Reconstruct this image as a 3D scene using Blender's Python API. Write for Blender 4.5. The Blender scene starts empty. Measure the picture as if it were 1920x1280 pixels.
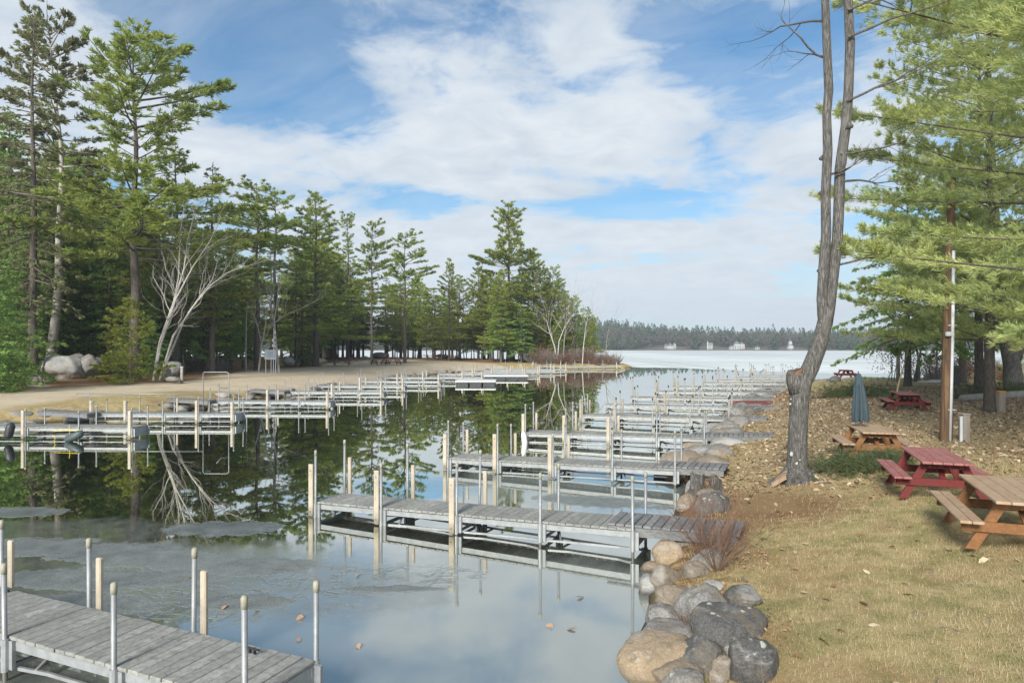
import bpy, math, random
import numpy as np
from mathutils import Vector, noise as mnoise
R = math.radians
F, HZ, CH = 1280.0, 648.0, 3.5          # focal length in photo pixels, horizon row, camera height over the water
C = bpy.context.scene.collection
scene = bpy.context.scene
# ------------------------------------------------------------------ camera, sky, sun, exposure
cd = bpy.data.cameras.new('camera'); cam = bpy.data.objects.new('camera', cd); C.objects.link(cam)
cam.location = (0, 0, CH); cam.rotation_euler = (R(90), 0, 0)
cd.sensor_width = 36; cd.lens = 24.0; cd.shift_y = 8/1920; cd.clip_end = 6000; cd.clip_start = .05
scene.camera = cam
scene.view_settings.view_transform = 'Standard'; scene.view_settings.look = 'None'
scene.view_settings.exposure = 0.56; scene.view_settings.gamma = 1
scene.cycles.diffuse_bounces = 8; scene.cycles.max_bounces = 14
SUN_EL, SUN_AZ = 29, 202                # sun behind the camera, to its left (azimuth clockwise from +Y)
sd = bpy.data.lights.new('sun', 'SUN'); sun = bpy.data.objects.new('sun', sd); C.objects.link(sun)
sd.energy = 5.0; sd.angle = R(18); sd.color = (1, .95, .87)
sun.rotation_euler = (R(90-SUN_EL), 0, R(180-SUN_AZ))
w = bpy.data.worlds.new('World'); scene.world = w; w.use_nodes = True
class NT:
    """small node helper: numbers, tuples or sockets as inputs"""
    def __init__(s, nt): s.nt = nt
    def n(s, typ, ins=(), **kw):
        nd = s.nt.nodes.new(typ)
        for k, v in kw.items(): setattr(nd, k, v)
        it = ins.items() if isinstance(ins, dict) else enumerate(ins)
        for k, v in it:
            if v is None: continue
            if isinstance(v, bpy.types.NodeSocket): s.nt.links.new(v, nd.inputs[k])
            else: nd.inputs[k].default_value = v
        return nd
    def m(s, op, a, b=None, c=None, clamp=False):
        nd = s.n('ShaderNodeMath', [a, b, c], operation=op); nd.use_clamp = clamp
        return nd.outputs[0]
    def mix(s, f, a, b, blend='MIX'):
        nd = s.nt.nodes.new('ShaderNodeMix'); nd.data_type = 'RGBA'; nd.blend_type = blend
        for i, v in ((0, f), (6, a), (7, b)):
            if isinstance(v, bpy.types.NodeSocket): s.nt.links.new(v, nd.inputs[i])
            else: nd.inputs[i].default_value = (tuple(v)+(1,) if isinstance(v, tuple) and len(v) == 3 else v)
        return nd.outputs[2]
    def noise(s, vec, scale, detail=4, rough=.55, dist=0, out=0):
        return s.n('ShaderNodeTexNoise', {'Vector': vec, 'Scale': float(scale), 'Detail': float(detail), 'Roughness': rough, 'Distortion': float(dist)}).outputs[out]
    def rng(s, v, a, b, c=0., d=1., smooth=False):
        nd = s.n('ShaderNodeMapRange', {0: v, 1: float(a), 2: float(b), 3: float(c), 4: float(d)})
        if smooth: nd.interpolation_type = 'SMOOTHSTEP'
        return nd.outputs[0]
    def vscale(s, vec, sc):
        return s.n('ShaderNodeMapping', {'Vector': vec, 'Scale': sc}).outputs[0]
W = NT(w.node_tree); w.node_tree.nodes.clear()
sky = W.n('ShaderNodeTexSky', sky_type='NISHITA', sun_disc=False, sun_elevation=R(SUN_EL), sun_rotation=R(SUN_AZ), air_density=1.0, dust_density=.6, ozone_density=2.2)
tc = W.n('ShaderNodeTexCoord'); dirv = tc.outputs['Generated']
sx = W.n('ShaderNodeSeparateXYZ', [dirv]); dx, dy, dz = sx.outputs
az = W.m('ARCTAN2', dx, dy); el = W.m('ARCSINE', dz)
zz = W.m('ADD', W.m('MAXIMUM', dz, 0.0), .16)
cv = W.n('ShaderNodeCombineXYZ', [W.m('DIVIDE', dx, zz), W.m('DIVIDE', dy, zz), 0.0]).outputs[0]
cv = W.n('ShaderNodeVectorRotate', {'Vector': cv, 'Angle': R(28)}, rotation_type='Z_AXIS').outputs[0]
cvs = W.vscale(cv, (.62, 1.0, 1))
n1 = W.noise(cvs, 1.35, 9, .56, .35)
n2 = W.noise(cv, 5.5, 8, .62, .6)
cov = W.m('ADD', n1, W.m('MULTIPLY', W.m('SUBTRACT', n2, .5), .42))
def px_dir(px, py):
    return math.atan2(px-960, F), math.atan2(HZ-py, math.hypot(F, px-960))
# regions of the real sky: open blue holes (negative) and solid cloud banks (positive), as directions
BL = [(625, 165, 190, 80, 25, -.17), (480, 60, 110, 60, 10, -.15), (330, 45, 130, 50, 0, -.12), (470, 200, 80, 50, 20, -.12),
      (740, 362, 150, 40, -4, -.18), (1260, 395, 170, 34, 4, -.15), (1010, 330, 70, 22, 8, -.10), (1400, 110, 140, 120, 20, -.15), (1130, 380, 90, 22, 0, -.14),
      (1250, 40, 110, 60, 10, -.13), (640, 20, 130, 28, 0, -.05), (210, 130, 170, 90, 20, .12), (380, 300, 170, 80, 0, .12), (800, 170, 210, 110, 20, .12),
      (1230, 180, 130, 60, 0, .17), (1090, 60, 90, 70, 10, .12), (930, 270, 260, 60, 0, .10), (640, 300, 130, 50, 10, .08), (870, 338, 110, 24, 4, .17), (1020, 356, 80, 16, 4, .15),
      (1250, 380, 44, 8, 0, .16), (800, 440, 260, 45, 0, .12), (1300, 470, 330, 80, 0, .12), (1450, 270, 170, 80, 0, .10), (100, 30, 110, 60, 0, .02), (1100, 560, 500, 70, 0, .14)]
for (px, py, wx, wy, rot, amp) in BL:
    a0, e0 = px_dir(px, py)
    u = W.m('SUBTRACT', az, a0); v = W.m('SUBTRACT', el, e0)
    c_, s_ = math.cos(R(-rot)), math.sin(R(-rot))
    uu = W.m('MULTIPLY', W.m('ADD', W.m('MULTIPLY', u, c_), W.m('MULTIPLY', v, s_)), F/wx)
    vv = W.m('MULTIPLY', W.m('SUBTRACT', W.m('MULTIPLY', v, c_), W.m('MULTIPLY', u, s_)), F/wy)
    d2 = W.m('ADD', W.m('MULTIPLY', uu, uu), W.m('MULTIPLY', vv, vv))
    g = W.m('EXPONENT', W.m('MULTIPLY', d2, -.9))
    cov = W.m('ADD', cov, W.m('MULTIPLY', g, amp))
dens = W.rng(cov, .38, .61, 0, 1, True)
veil = W.rng(W.noise(W.vscale(cv, (.5, 1.6, 1)), 2.2, 6, .6, .8), .35, .75, .04, .42)
dens = W.m('MAXIMUM', dens, veil)
hor = W.rng(el, .015, .27, 1, 0, True)
dens = W.m('MAXIMUM', dens, W.m('MULTIPLY', hor, .85))
shade = W.rng(W.m('ADD', W.m('MULTIPLY', n2, .7), W.m('MULTIPLY', W.noise(cv, 2.6, 5, .5), .5)), .42, .78, 0, 1)
ccol = W.mix(shade, (.58, .615, .645), (.40, .46, .53))
ccol = W.mix(W.m('MULTIPLY', hor, .8), ccol, (.50, .56, .62))
skyc = W.mix(1.0, sky.outputs[0], (.60, .93, 1.06), 'MULTIPLY')
b1 = W.n('ShaderNodeBackground', [skyc, .092]); b2 = W.n('ShaderNodeBackground', [ccol, 1.0])
mx = W.n('ShaderNodeMixShader', [dens, b1.outputs[0], b2.outputs[0]])
W.n('ShaderNodeOutputWorld', {'Surface': mx.outputs[0]})
# ------------------------------------------------------------------ helpers
def tag(o, label=None, cat=None, group=None, kind=None):
    if label: o['label'] = label
    if cat: o['category'] = cat
    if group: o['group'] = group
    if kind: o['kind'] = kind
    return o
def empty(name, loc=(0, 0, 0), rz=0, label=None, cat=None, group=None, kind=None):
    o = bpy.data.objects.new(name, None); o.empty_display_size = .3; C.objects.link(o)
    o.location = loc; o.rotation_euler = (0, 0, rz); return tag(o, label, cat, group, kind)
def mesh_np(name, V, F4, mat, smooth=False):
    V = np.asarray(V, np.float32); F4 = np.asarray(F4, np.int32)
    me = bpy.data.meshes.new(name); n, k = F4.shape
    me.vertices.add(len(V)); me.vertices.foreach_set('co', V.ravel())
    me.loops.add(n*k); me.loops.foreach_set('vertex_index', F4.ravel())
    me.polygons.add(n); me.polygons.foreach_set('loop_start', np.arange(0, n*k, k, dtype=np.int32))
    me.polygons.foreach_set('loop_total', np.full(n, k, np.int32))
    if smooth: me.polygons.foreach_set('use_smooth', np.ones(n, bool))
    me.update(calc_edges=True)
    if mat: me.materials.append(mat)
    return me
def link(name, me, parent=None, loc=None, rot=None, scale=None):
    o = bpy.data.objects.new(name, me); C.objects.link(o)
    if parent: o.parent = parent
    if loc is not None: o.location = loc
    if rot is not None: o.rotation_euler = rot
    if scale is not None: o.scale = scale
    return o
class MB:
    """collects boxes, bars and tubes and links them as ONE mesh"""
    def __init__(s): s.v = []; s.f = []
    def add(s, vs, fs):
        b = len(s.v); s.v.extend([tuple(p) for p in vs]); s.f.extend([tuple(i+b for i in f) for f in fs])
    def hexa(s, p): s.add(p, [(0,3,2,1), (4,5,6,7), (0,1,5,4), (1,2,6,5), (2,3,7,6), (3,0,4,7)])
    def box(s, c, d, rz=0, rx=0, ry=0, bev=0):
        from mathutils import Euler
        m = Euler((rx, ry, rz)).to_matrix(); c = Vector(c); hx, hy, hz = d[0]/2, d[1]/2, d[2]/2
        if bev <= 0:
            s.hexa([c + m @ Vector(q) for q in ((-hx,-hy,-hz), (hx,-hy,-hz), (hx,hy,-hz), (-hx,hy,-hz), (-hx,-hy,hz), (hx,-hy,hz), (hx,hy,hz), (-hx,hy,hz))])
        else:
            b = min(bev, hx*.9, hy*.9, hz*.9); vs = []; 
            for z, i in ((-hz, b), (-hz+b, 0), (hz-b, 0), (hz, b)):
                X, Y = hx-i, hy-i
                vs += [(-X+b*(i == 0), -Y, z), (X-b*(i == 0), -Y, z), (X, -Y+b*(i == 0), z), (X, Y-b*(i == 0), z), (X-b*(i == 0), Y, z), (-X+b*(i == 0), Y, z), (-X, Y-b*(i == 0), z), (-X, -Y+b*(i == 0), z)]
            fs = [tuple(range(7, -1, -1)), tuple(range(24, 32))]
            for k in range(3):
                for j in range(8): a = k*8+j; a2 = k*8+(j+1) % 8; fs.append((a, a2, a2+8, a+8))
            s.add([c + m @ Vector(q) for q in vs], fs)
    def bar(s, a, b, w_, h_):
        a = Vector(a); b = Vector(b); d = (b-a).normalized(); up = Vector((0, 0, 1)) if abs(d.z) < .95 else Vector((0, 1, 0))
        x = d.cross(up).normalized()*w_/2; y = x.cross(d).normalized()*h_/2
        s.hexa([a-x-y, a+x-y, b+x-y, b-x-y, a-x+y, a+x+y, b+x+y, b-x+y])
    def tube(s, pts, rads, n=8, cap=True):
        pts = [Vector(p) for p in pts]
        if not hasattr(rads, '__len__'): rads = [rads]*len(pts)
        ref = None; vs = []
        for i, p in enumerate(pts):
            d = (pts[min(i+1, len(pts)-1)]-pts[max(i-1, 0)]).normalized()
            if ref is None: ref = d.orthogonal().normalized()
            ref = (ref - d*ref.dot(d)); ref = ref.normalized() if ref.length > 1e-5 else d.orthogonal().normalized()
            y = d.cross(ref)
            for k in range(n):
                a = 2*math.pi*k/n; vs.append(p + (ref*math.cos(a)+y*math.sin(a))*rads[i])
        fs = [(i*n+k, i*n+(k+1) % n, (i+1)*n+(k+1) % n, (i+1)*n+k) for i in range(len(pts)-1) for k in range(n)]
        if cap: fs += [tuple(range(n-1, -1, -1)), tuple(range((len(pts)-1)*n, len(pts)*n))]
        s.add(vs, fs)
    def mesh(s, name, mat, smooth=False):
        me = bpy.data.meshes.new(name); me.from_pydata(s.v, [], s.f); me.update()
        if smooth: me.polygons.foreach_set('use_smooth', [True]*len(me.polygons))
        if mat: me.materials.append(mat)
        return me
    def build(s, name, mat, parent=None, smooth=False, **k): return link(name, s.mesh(name, mat, smooth), parent, **k)
def at(px, py, Y): return Vector(((px-960)*Y/F, Y, CH-(py-HZ)*Y/F))
# ------------------------------------------------------------------ materials
def mat(name):
    m = bpy.data.materials.new(name); m.use_nodes = True; m.node_tree.nodes.clear(); return m, NT(m.node_tree)
def finish(N, col, rough=.8, metal=0., bump=None, bstr=.3, bdist=.02, spec=.5, trans=None, sss=None):
    ins = {'Base Color': col if isinstance(col, bpy.types.NodeSocket) else tuple(col)+(1,), 'Roughness': rough, 'Metallic': metal, 'Specular IOR Level': spec}
    p = N.n('ShaderNodeBsdfPrincipled', ins)
    if bump is not None:
        b = N.n('ShaderNodeBump', {'Height': bump, 'Strength': bstr, 'Distance': bdist}); N.nt.links.new(b.outputs[0], p.inputs['Normal'])
    out = p.outputs[0]
    if trans:
        t = N.n('ShaderNodeBsdfTranslucent', {0: ins['Base Color']})
        out = N.n('ShaderNodeMixShader', [trans, out, t.outputs[0]]).outputs[0]
    N.n('ShaderNodeOutputMaterial', {'Surface': out})
def OC(N): return N.n('ShaderNodeTexCoord').outputs['Object']
def m_simple(name, c1, c2, scale=6, rough=.7, metal=0, bump=.2, stretch=(1, 1, 1), detail=6, spec=.4, wet=False):
    m, N = mat(name); v = N.vscale(OC(N), stretch); n = N.noise(v, scale, detail, .6)
    c = N.mix(N.rng(n, .35, .68), c1, c2)
    if wet:     # algae and grime left by the water level
        z = N.n('ShaderNodeSeparateXYZ', [N.n('ShaderNodeNewGeometry').outputs['Position']]).outputs[2]
        z = N.m('ADD', z, N.m('MULTIPLY', N.m('SUBTRACT', N.noise(o_ := OC(N), 7, 4), .5), .16))
        c = N.mix(N.rng(z, .26, .08, 0, .75), c, (.10, .085, .05)); c = N.mix(N.m('MULTIPLY', N.rng(N.noise(N.vscale(o_, (6, 6, .7)), 5, 6, .7), .55, .72), .5), c, tuple(x*.5 for x in c2))
    finish(N, c, rough, metal, n, bump, .01, spec); return m
def m_boards(name, c1, c2, c3, scale=(1, 1, 1), stain=.5, rough=.85):
    m, N = mat(name); o = OC(N)
    isl = N.n('ShaderNodeNewGeometry').outputs['Random Per Island']
    off = N.n('ShaderNodeVectorMath', {0: o, 1: N.n('ShaderNodeCombineXYZ', [N.m('MULTIPLY', isl, 37.), N.m('MULTIPLY', isl, 91.), 0.0]).outputs[0]}, operation='ADD').outputs[0]
    g = N.noise(N.vscale(off, scale), 9, 8, .65, .4); g2 = N.noise(off, 2.2, 5, .6)
    c = N.mix(isl, c1, c2); c = N.mix(N.rng(g, .4, .7), c, c3); c = N.mix(N.m('MULTIPLY', N.rng(g2, .45, .75), stain), c, c3)
    finish(N, c, rough, 0, g, .35, .006, .3); return m
def m_foliage(name, c1, c2, c3, trans=.55, hue=.5):
    m, N = mat(name); o = OC(N)
    rnd = N.n('ShaderNodeObjectInfo').outputs['Random']
    isl = N.n('ShaderNodeNewGeometry').outputs['Random Per Island']
    n = N.noise(o, .55, 3, .6); n3 = N.noise(o, 2.6, 2, .6)
    c = N.mix(N.rng(n, .35, .65), c1, c2)
    c = N.mix(N.m('MULTIPLY', N.rng(n3, .45, .75), .5), c, c3)
    v = N.m('ADD', .68, N.m('ADD', N.m('MULTIPLY', isl, .42), N.m('MULTIPLY', rnd, .34)))
    hs = N.n('ShaderNodeHueSaturation', {'Hue': N.m('ADD', .485, N.m('MULTIPLY', rnd, .03*hue)), 'Saturation': 1.0, 'Value': v, 'Color': c}).outputs[0]
    finish(N, hs, .6, 0, None, spec=.25, trans=trans); return m
def m_bark(name, c1, c2, c3=None, sc=(1, 1, .2), scale=14, bstr=.9):
    m, N = mat(name); o = OC(N); v = N.vscale(o, sc)
    vo = N.n('ShaderNodeTexVoronoi', {'Vector': N.n('ShaderNodeVectorMath', {0: v, 1: N.vscale(N.noise(v, scale*.6, 4, .6, 0, 1), (.12, .12, .12))}, operation='ADD').outputs[0], 'Scale': float(scale)}, feature='DISTANCE_TO_EDGE').outputs[0]
    n = N.noise(v, scale*1.6, 10, .7, .6); n2 = N.noise(o, 1.6, 4, .6)
    h = N.m('ADD', N.m('MULTIPLY', N.rng(vo, 0, .3), .45), N.m('MULTIPLY', N.rng(n, .3, .7), .85))
    c = N.mix(N.rng(h, .35, 1.3), c2, c1)
    if c3: c = N.mix(N.rng(n2, .56, .68), c, c3)
    finish(N, c, .9, 0, h, bstr, .03, .2); return m
M = {}
M['alu'] = m_simple('aluminium', (.29, .305, .31), (.21, .22, .225), 7, .5, .3, .12)
M['galv'] = m_simple('galvanised_pipe', (.27, .28, .285), (.19, .195, .20), 9, .5, .3, .12, wet=True)
M['oldalu'] = m_simple('weathered_aluminium', (.30, .31, .31), (.19, .195, .19), 7, .55, .2, .15)
M['galvd'] = m_simple('weathered_pipe', (.30, .30, .28), (.18, .17, .155), 9, .6, .1, .2, wet=True)
M['cap'] = m_simple('plastic_cap', (.30, .285, .22), (.22, .21, .165), 12, .6)
M['beige'] = m_simple('beige_vinyl', (.40, .345, .265), (.30, .26, .20), 4, .55, 0, .05, wet=True)
M['beiged'] = m_simple('weathered_bumper_wood', (.28, .245, .195), (.19, .17, .14), 5, .8, 0, .2, wet=True)
M['deck'] = m_boards('weathered_deck', (.31, .315, .29), (.21, .215, .195), (.14, .135, .125), (1.5, 1.5, 3))
M['rampwood'] = m_boards('ramp_wood', (.22, .225, .225), (.15, .15, .15), (.09, .09, .088), (1.5, 1.5, 3))
M['black'] = m_simple('black_rubber', (.02, .022, .026), (.035, .037, .042), 6, .5)
M['darkgreen'] = m_simple('dark_vinyl', (.035, .05, .055), (.055, .075, .08), 6, .5)
M['white'] = m_simple('white_paint', (.56, .57, .575), (.46, .47, .475), 5, .5)
M['yellow'] = m_simple('yellow_rope', (.6, .45, .05), (.5, .38, .05), 20, .8)
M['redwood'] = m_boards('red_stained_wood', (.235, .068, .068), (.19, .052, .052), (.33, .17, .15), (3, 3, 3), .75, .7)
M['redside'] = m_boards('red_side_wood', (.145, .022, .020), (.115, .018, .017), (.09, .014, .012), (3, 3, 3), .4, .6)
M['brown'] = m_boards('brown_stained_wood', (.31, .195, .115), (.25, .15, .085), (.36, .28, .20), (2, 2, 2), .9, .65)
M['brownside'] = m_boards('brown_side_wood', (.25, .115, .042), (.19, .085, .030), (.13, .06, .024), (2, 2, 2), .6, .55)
M['bark_pine'] = m_bark('pine_bark', (.17, .15, .13), (.075, .062, .052))
M['bark_grey'] = m_bark('grey_bark', (.25, .24, .225), (.07, .066, .06), (.16, .153, .143), (1, 1, .16), 20, 1.0)
M['bark_pale'] = m_bark('pale_bark', (.42, .39, .35), (.26, .235, .21), None, (1, 1, .3), 8, .5)
M['birch'] = m_simple('birch_bark', (.40, .38, .35), (.25, .235, .215), 5, .7, 0, .2, (1, 1, 3))
M['twig'] = m_simple('grey_twig', (.21, .19, .165), (.13, .115, .10), 5, .9)
M['redtwig'] = m_simple('reddish_twig', (.15, .085, .055), (.095, .055, .038), 5, .9)
M['pine'] = m_foliage('pine_needles', (0.221, 0.291, 0.075), (0.344, 0.407, 0.104), (0.167, 0.241, 0.080))
M['pinefar'] = m_foliage('peninsula_pine_needles', (0.248, 0.320, 0.070), (0.393, 0.446, 0.095), (0.177, 0.248, 0.070))
M['pinenear'] = m_foliage('near_pine_needles', (0.288, 0.360, 0.144), (0.418, 0.461, 0.173), (0.223, 0.302, 0.144), .35, .4)
M['hemlock'] = m_foliage('hemlock_needles', (0.188, 0.328, 0.092), (0.290, 0.441, 0.127), (0.150, 0.253, 0.092))
M['young'] = m_foliage('young_pine_needles', (0.230, 0.278, 0.055), (0.303, 0.327, 0.061), (0.169, 0.218, 0.048))
M['sparse'] = m_foliage('thin_needles', (0.185, 0.202, 0.093), (0.243, 0.260, 0.118), (0.143, 0.151, 0.084))
M['rust'] = m_foliage('dead_oak_leaves', (.26, .10, .04), (.32, .14, .06), (.2, .09, .05))
M['cut'] = m_foliage('cut_bough_needles', (0.091, 0.130, 0.065), (0.130, 0.169, 0.072), (0.169, 0.156, 0.078))
M['umb'] = m_simple('umbrella_cloth', (.036, .058, .070), (.027, .045, .056), 5, .8, 0, .1)
M['polewood'] = m_bark('pole_wood', (.21, .13, .07), (.085, .055, .036), (.06, .045, .038), (1, 1, .05), 12, .5)
M['post'] = m_simple('weathered_post', (.30, .26, .22), (.20, .17, .14), 7, .85, 0, .3, (1, 1, .2))
M['orange'] = m_simple('orange_paint', (.65, .25, .03), (.55, .2, .03), 9, .6)
M['conduit'] = m_simple('grey_conduit', (.55, .58, .60), (.48, .51, .53), 5, .5)
M['housew'] = m_simple('white_siding', (.42, .42, .40), (.34, .34, .32), 3, .7)
M['roof'] = m_simple('grey_shingle', (.16, .17, .18), (.12, .13, .14), 3, .9)
M['window'] = m_simple('dark_window', (.03, .04, .05), (.05, .06, .07), 3, .2)
M['hay'] = m_simple('dry_grass', (.34, .25, .14), (.24, .19, .10), 3, .9)
M['signface'] = m_simple('sign_panel', (.33, .36, .39), (.28, .31, .34), 1.2, .6)
M['signblue'] = m_simple('sign_map', (.19, .24, .29), (.24, .30, .35), 6, .6)
def m_rock(name, c1, c2, lich=.5):
    m, N = mat(name); o = OC(N); rnd = N.n('ShaderNodeObjectInfo').outputs['Random']
    o = N.n('ShaderNodeVectorMath', {0: o, 1: N.n('ShaderNodeCombineXYZ', [N.m('MULTIPLY', rnd, 50.), N.m('MULTIPLY', rnd, 23.), rnd]).outputs[0]}, operation='ADD').outputs[0]
    n = N.noise(o, 4.2, 10, .68, .5); n2 = N.noise(o, 45, 8, .75); n3 = N.noise(o, 7.5, 8, .7, .4)
    c = N.mix(N.rng(n, .35, .65), c1, c2)
    c = N.mix(N.m('MULTIPLY', N.rng(n2, .42, .72), .6), c, tuple(min(1, x*1.7) for x in c2)); c = N.mix(N.m('MULTIPLY', N.rng(n2, .58, .40), .45), c, tuple(x*.45 for x in c1))
    c = N.mix(N.m('MULTIPLY', N.rng(n3, .55, .66), .6), c, (.055, .055, .052))
    c = N.mix(N.m('MULTIPLY', N.rng(N.noise(o, 1.9, 5, .6, .6), .46, .60), .5), c, (.20, .155, .105)); c = N.mix(N.m('MULTIPLY', N.rng(N.noise(N.vscale(o, (1, 1, 3)), 1.6, 6, .65, 1.2), .54, .62), .45), c, (.36, .35, .33))
    vo = N.n('ShaderNodeTexVoronoi', {'Vector': N.n('ShaderNodeVectorMath', {0: o, 1: N.vscale(N.noise(o, 8, 3, .5, 0, 1), (.12, .12, .12))}, operation='ADD').outputs[0], 'Scale': 9.0}).outputs[0]
    ls = N.m('MULTIPLY', N.rng(vo, .20, .30, 1, 0), N.rng(N.noise(o, 4.0, 3), .50, .56))
    up = N.rng(N.n('ShaderNodeSeparateXYZ', [N.n('ShaderNodeNewGeometry').outputs['Normal']]).outputs[2], .1, .6)
    c = N.mix(N.m('MULTIPLY', N.m('MULTIPLY', ls, up), lich), c, (.42, .43, .36))
    wet = N.rng(N.n('ShaderNodeSeparateXYZ', [N.n('ShaderNodeNewGeometry').outputs['Position']]).outputs[2], .03, .12)   # wet, stained band at the waterline
    c = N.mix(wet, N.mix(.7, c, (.03, .028, .022)), c)
    finish(N, c, .85, 0, N.m('ADD', n, N.m('MULTIPLY', n2, .35)), .9, .06, .3); return m
M['rock1'] = m_rock('granite_grey', (.15, .148, .14), (.235, .23, .215), .9)
M['rock2'] = m_rock('granite_dark', (.065, .064, .062), (.12, .118, .113), .9)
M['rock3'] = m_rock('granite_tan', (.38, .285, .18), (.27, .215, .15), .3)
M['rock4'] = m_rock('granite_brown', (.24, .19, .14), (.17, .15, .12), .3)
M['rock5'] = m_rock('granite_pale', (.34, .34, .32), (.27, .28, .28), .3)
# ------------------------------------------------------------------ terrain
RS = [(1.0, -6), (1.05, 2), (1.15, 5), (1.25, 7.5), (1.75, 8.9), (1.95, 10.1), (2.5, 11.5), (3.5, 14.8), (4.5, 17.8), (6.3, 22.2), (9.4, 29.5), (12.6, 36.7), (17.0, 46), (24.6, 60), (28, 64), (33, 62), (40, 63), (47, 70), (56, 88), (75, 110), (160, 120), (160, -40), (1, -40)]
LS = [(-70, 10), (-48, 19), (-34, 24.5), (-25, 28.5), (-20.5, 31.5), (-17.9, 36), (-16.8, 44), (-15.2, 48.7), (-13.2, 60), (-12, 68), (-10.6, 80), (-7.0, 91), (-1, 97), (7, 102), (14, 105.5), (18.5, 108.5), (20, 112), (16, 121), (8, 135), (-4, 150), (-30, 163), (-80, 168), (-200, 175), (-200, 10)]
def sdist(poly, X, Y):
    """signed distance to a polygon, positive inside"""
    X = np.asarray(X, float); Y = np.asarray(Y, float); d = np.full(X.shape, 1e9); ins = np.zeros(X.shape, bool)
    n = len(poly)
    for i in range(n):
        ax, ay = poly[i]; bx, by = poly[(i+1) % n]; ex, ey = bx-ax, by-ay
        t = np.clip(((X-ax)*ex+(Y-ay)*ey)/(ex*ex+ey*ey), 0, 1)
        d = np.minimum(d, np.hypot(X-ax-t*ex, Y-ay-t*ey))
        c = ((ay > Y) != (by > Y)); 
        with np.errstate(divide='ignore', invalid='ignore'): xi = ax+(Y-ay)*ex/(ey if ey else 1e-9)
        ins ^= c & (X < xi)
    return np.where(ins, d, -d)
def wob(X, Y): return .5*np.sin(X*.9+1.3*np.sin(Y*.37))+.35*np.sin(Y*1.1+X*.31)+.25*np.sin(X*2.3-Y*1.7)
def height(X, Y):
    X = np.asarray(X, float); Y = np.asarray(Y, float)
    wb = wob(X, Y)
    dr = sdist(RS, X, Y)+.12*wb; dl = sdist(LS, X, Y)+.2*wb
    hr = np.interp(dr, [-6, -1.2, 0, .5, 1.2, 2.4, 5, 12, 40], [-2, -.8, -.05, .24, .36, .53, .86, .95, 1.1])
    hl = np.interp(dl, [-6, -2, 0, .5, 1.5, 5, 12, 30, 60], [-2, -.8, -.05, .35, .62, .85, .95, 1.25, 1.6])
    h = np.maximum(hr, hl)
    return h + np.where(h > .1, .018*wb + .02*np.sin(X*.5)*np.cos(Y*.45), 0)
def H(x, y): return float(height(np.array([x]), np.array([y]))[0])
def ground(px, py):
    """where the line of sight through a photo pixel meets the terrain"""
    Y = 4.0
    dzy = -(py-HZ)/F; k = (px-960)/F
    Ys = np.concatenate([np.arange(4, 40, .05), np.arange(40, 200, .25)])
    z = CH+dzy*Ys; h = height(k*Ys, Ys)
    i = np.argmax(h >= z)
    return Vector((k*Ys[i], Ys[i], float(h[i]))) if (h >= z).any() else Vector((k*100, 100, .9))
def axis(segs):
    out = [segs[0][0]]
    for (a, b, s0, s1) in segs:
        x = a; 
        while x < b-1e-6:
            st = s0+(s1-s0)*(x-a)/(b-a); x = min(b, x+st); out.append(x)
    return np.array(out)
gx = axis([(-400, -90, 40, 6), (-90, -35, 4, 1.2), (-35, -8, .9, .5), (-8, 0, .8, .3), (0, 14, .16, .2), (14, 35, .3, 1), (35, 90, 1.5, 8), (90, 500, 12, 40)])
gy = axis([(-60, 0, 8, 1), (0, 5, 1, .2), (5, 20, .16, .2), (20, 45, .25, .4), (45, 120, .5, .9), (120, 200, 1.5, 6), (200, 460, 20, 30)])
GX, GY = np.meshgrid(gx, gy); GZ = height(GX, GY)
V = np.stack([GX.ravel(), GY.ravel(), GZ.ravel()], 1); nx, ny = len(gx), len(gy)
I = np.arange(nx*ny).reshape(ny, nx)
Fq = np.stack([I[:-1, :-1].ravel(), I[:-1, 1:].ravel(), I[1:, 1:].ravel(), I[1:, :-1].ravel()], 1)
sandpx = [(-300, 790), (0, 754), (200, 737), (330, 728), (430, 724), (560, 716), (640, 709), (750, 700), (870, 693), (975, 688.5), (985, 684), (930, 681), (860, 678.5), (760, 677), (700, 676), (640, 680), (600, 686), (560, 691), (470, 694), (430, 702), (330, 716), (200, 722), (100, 728), (0, 734), (-300, 750)]
sandp = [((px-960)*(2.6*F/(py-HZ))/F, 2.6*F/(py-HZ)) for px, py in sandpx]
X_, Y_ = V[:, 0], V[:, 1]
sd_ = sdist(sandp, X_, Y_)
sand = np.clip(.5+sd_/3.0, 0, 1)
dl_ = sdist(LS, X_, Y_); dr_ = sdist(RS, X_, Y_)
duff = np.where(dl_ > dr_, np.clip(.35+(dl_-6)/10, .35, 1), 0)
# brown pine-needle litter round the forked tree and along the bank on the lawn side
duff = np.maximum(duff, np.where(dr_ > 0, .9*np.exp(-((X_-4.9)**2+(Y_-12.9)**2)/3.2)+.62*np.exp(-(dr_-.7)**2/.55)*(Y_ > 7)+.6*np.exp(-((Y_-41)/6)**2)*(X_ > 14), 0))
leaf = np.where(dr_ > 0, np.clip((Y_-12.5)/4, 0, 1)*np.clip((46-Y_)/10, 0, 1)*np.clip(dr_/2.5, 0, 1), 0)
for (cx, cy, sx_, sy_, a) in ((10.5, 13.2, 1.6, .8, -.8), (13, 26.5, 2.5, 1.5, -.5)): leaf = leaf*(1+a*np.exp(-((X_-cx)/sx_)**2-((Y_-cy)/sy_)**2))
m, N = mat('ground_cover')
at_ = N.n('ShaderNodeAttribute', attribute_name='zone'); sp = N.n('ShaderNodeSeparateColor', [at_.outputs['Color']])
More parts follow.
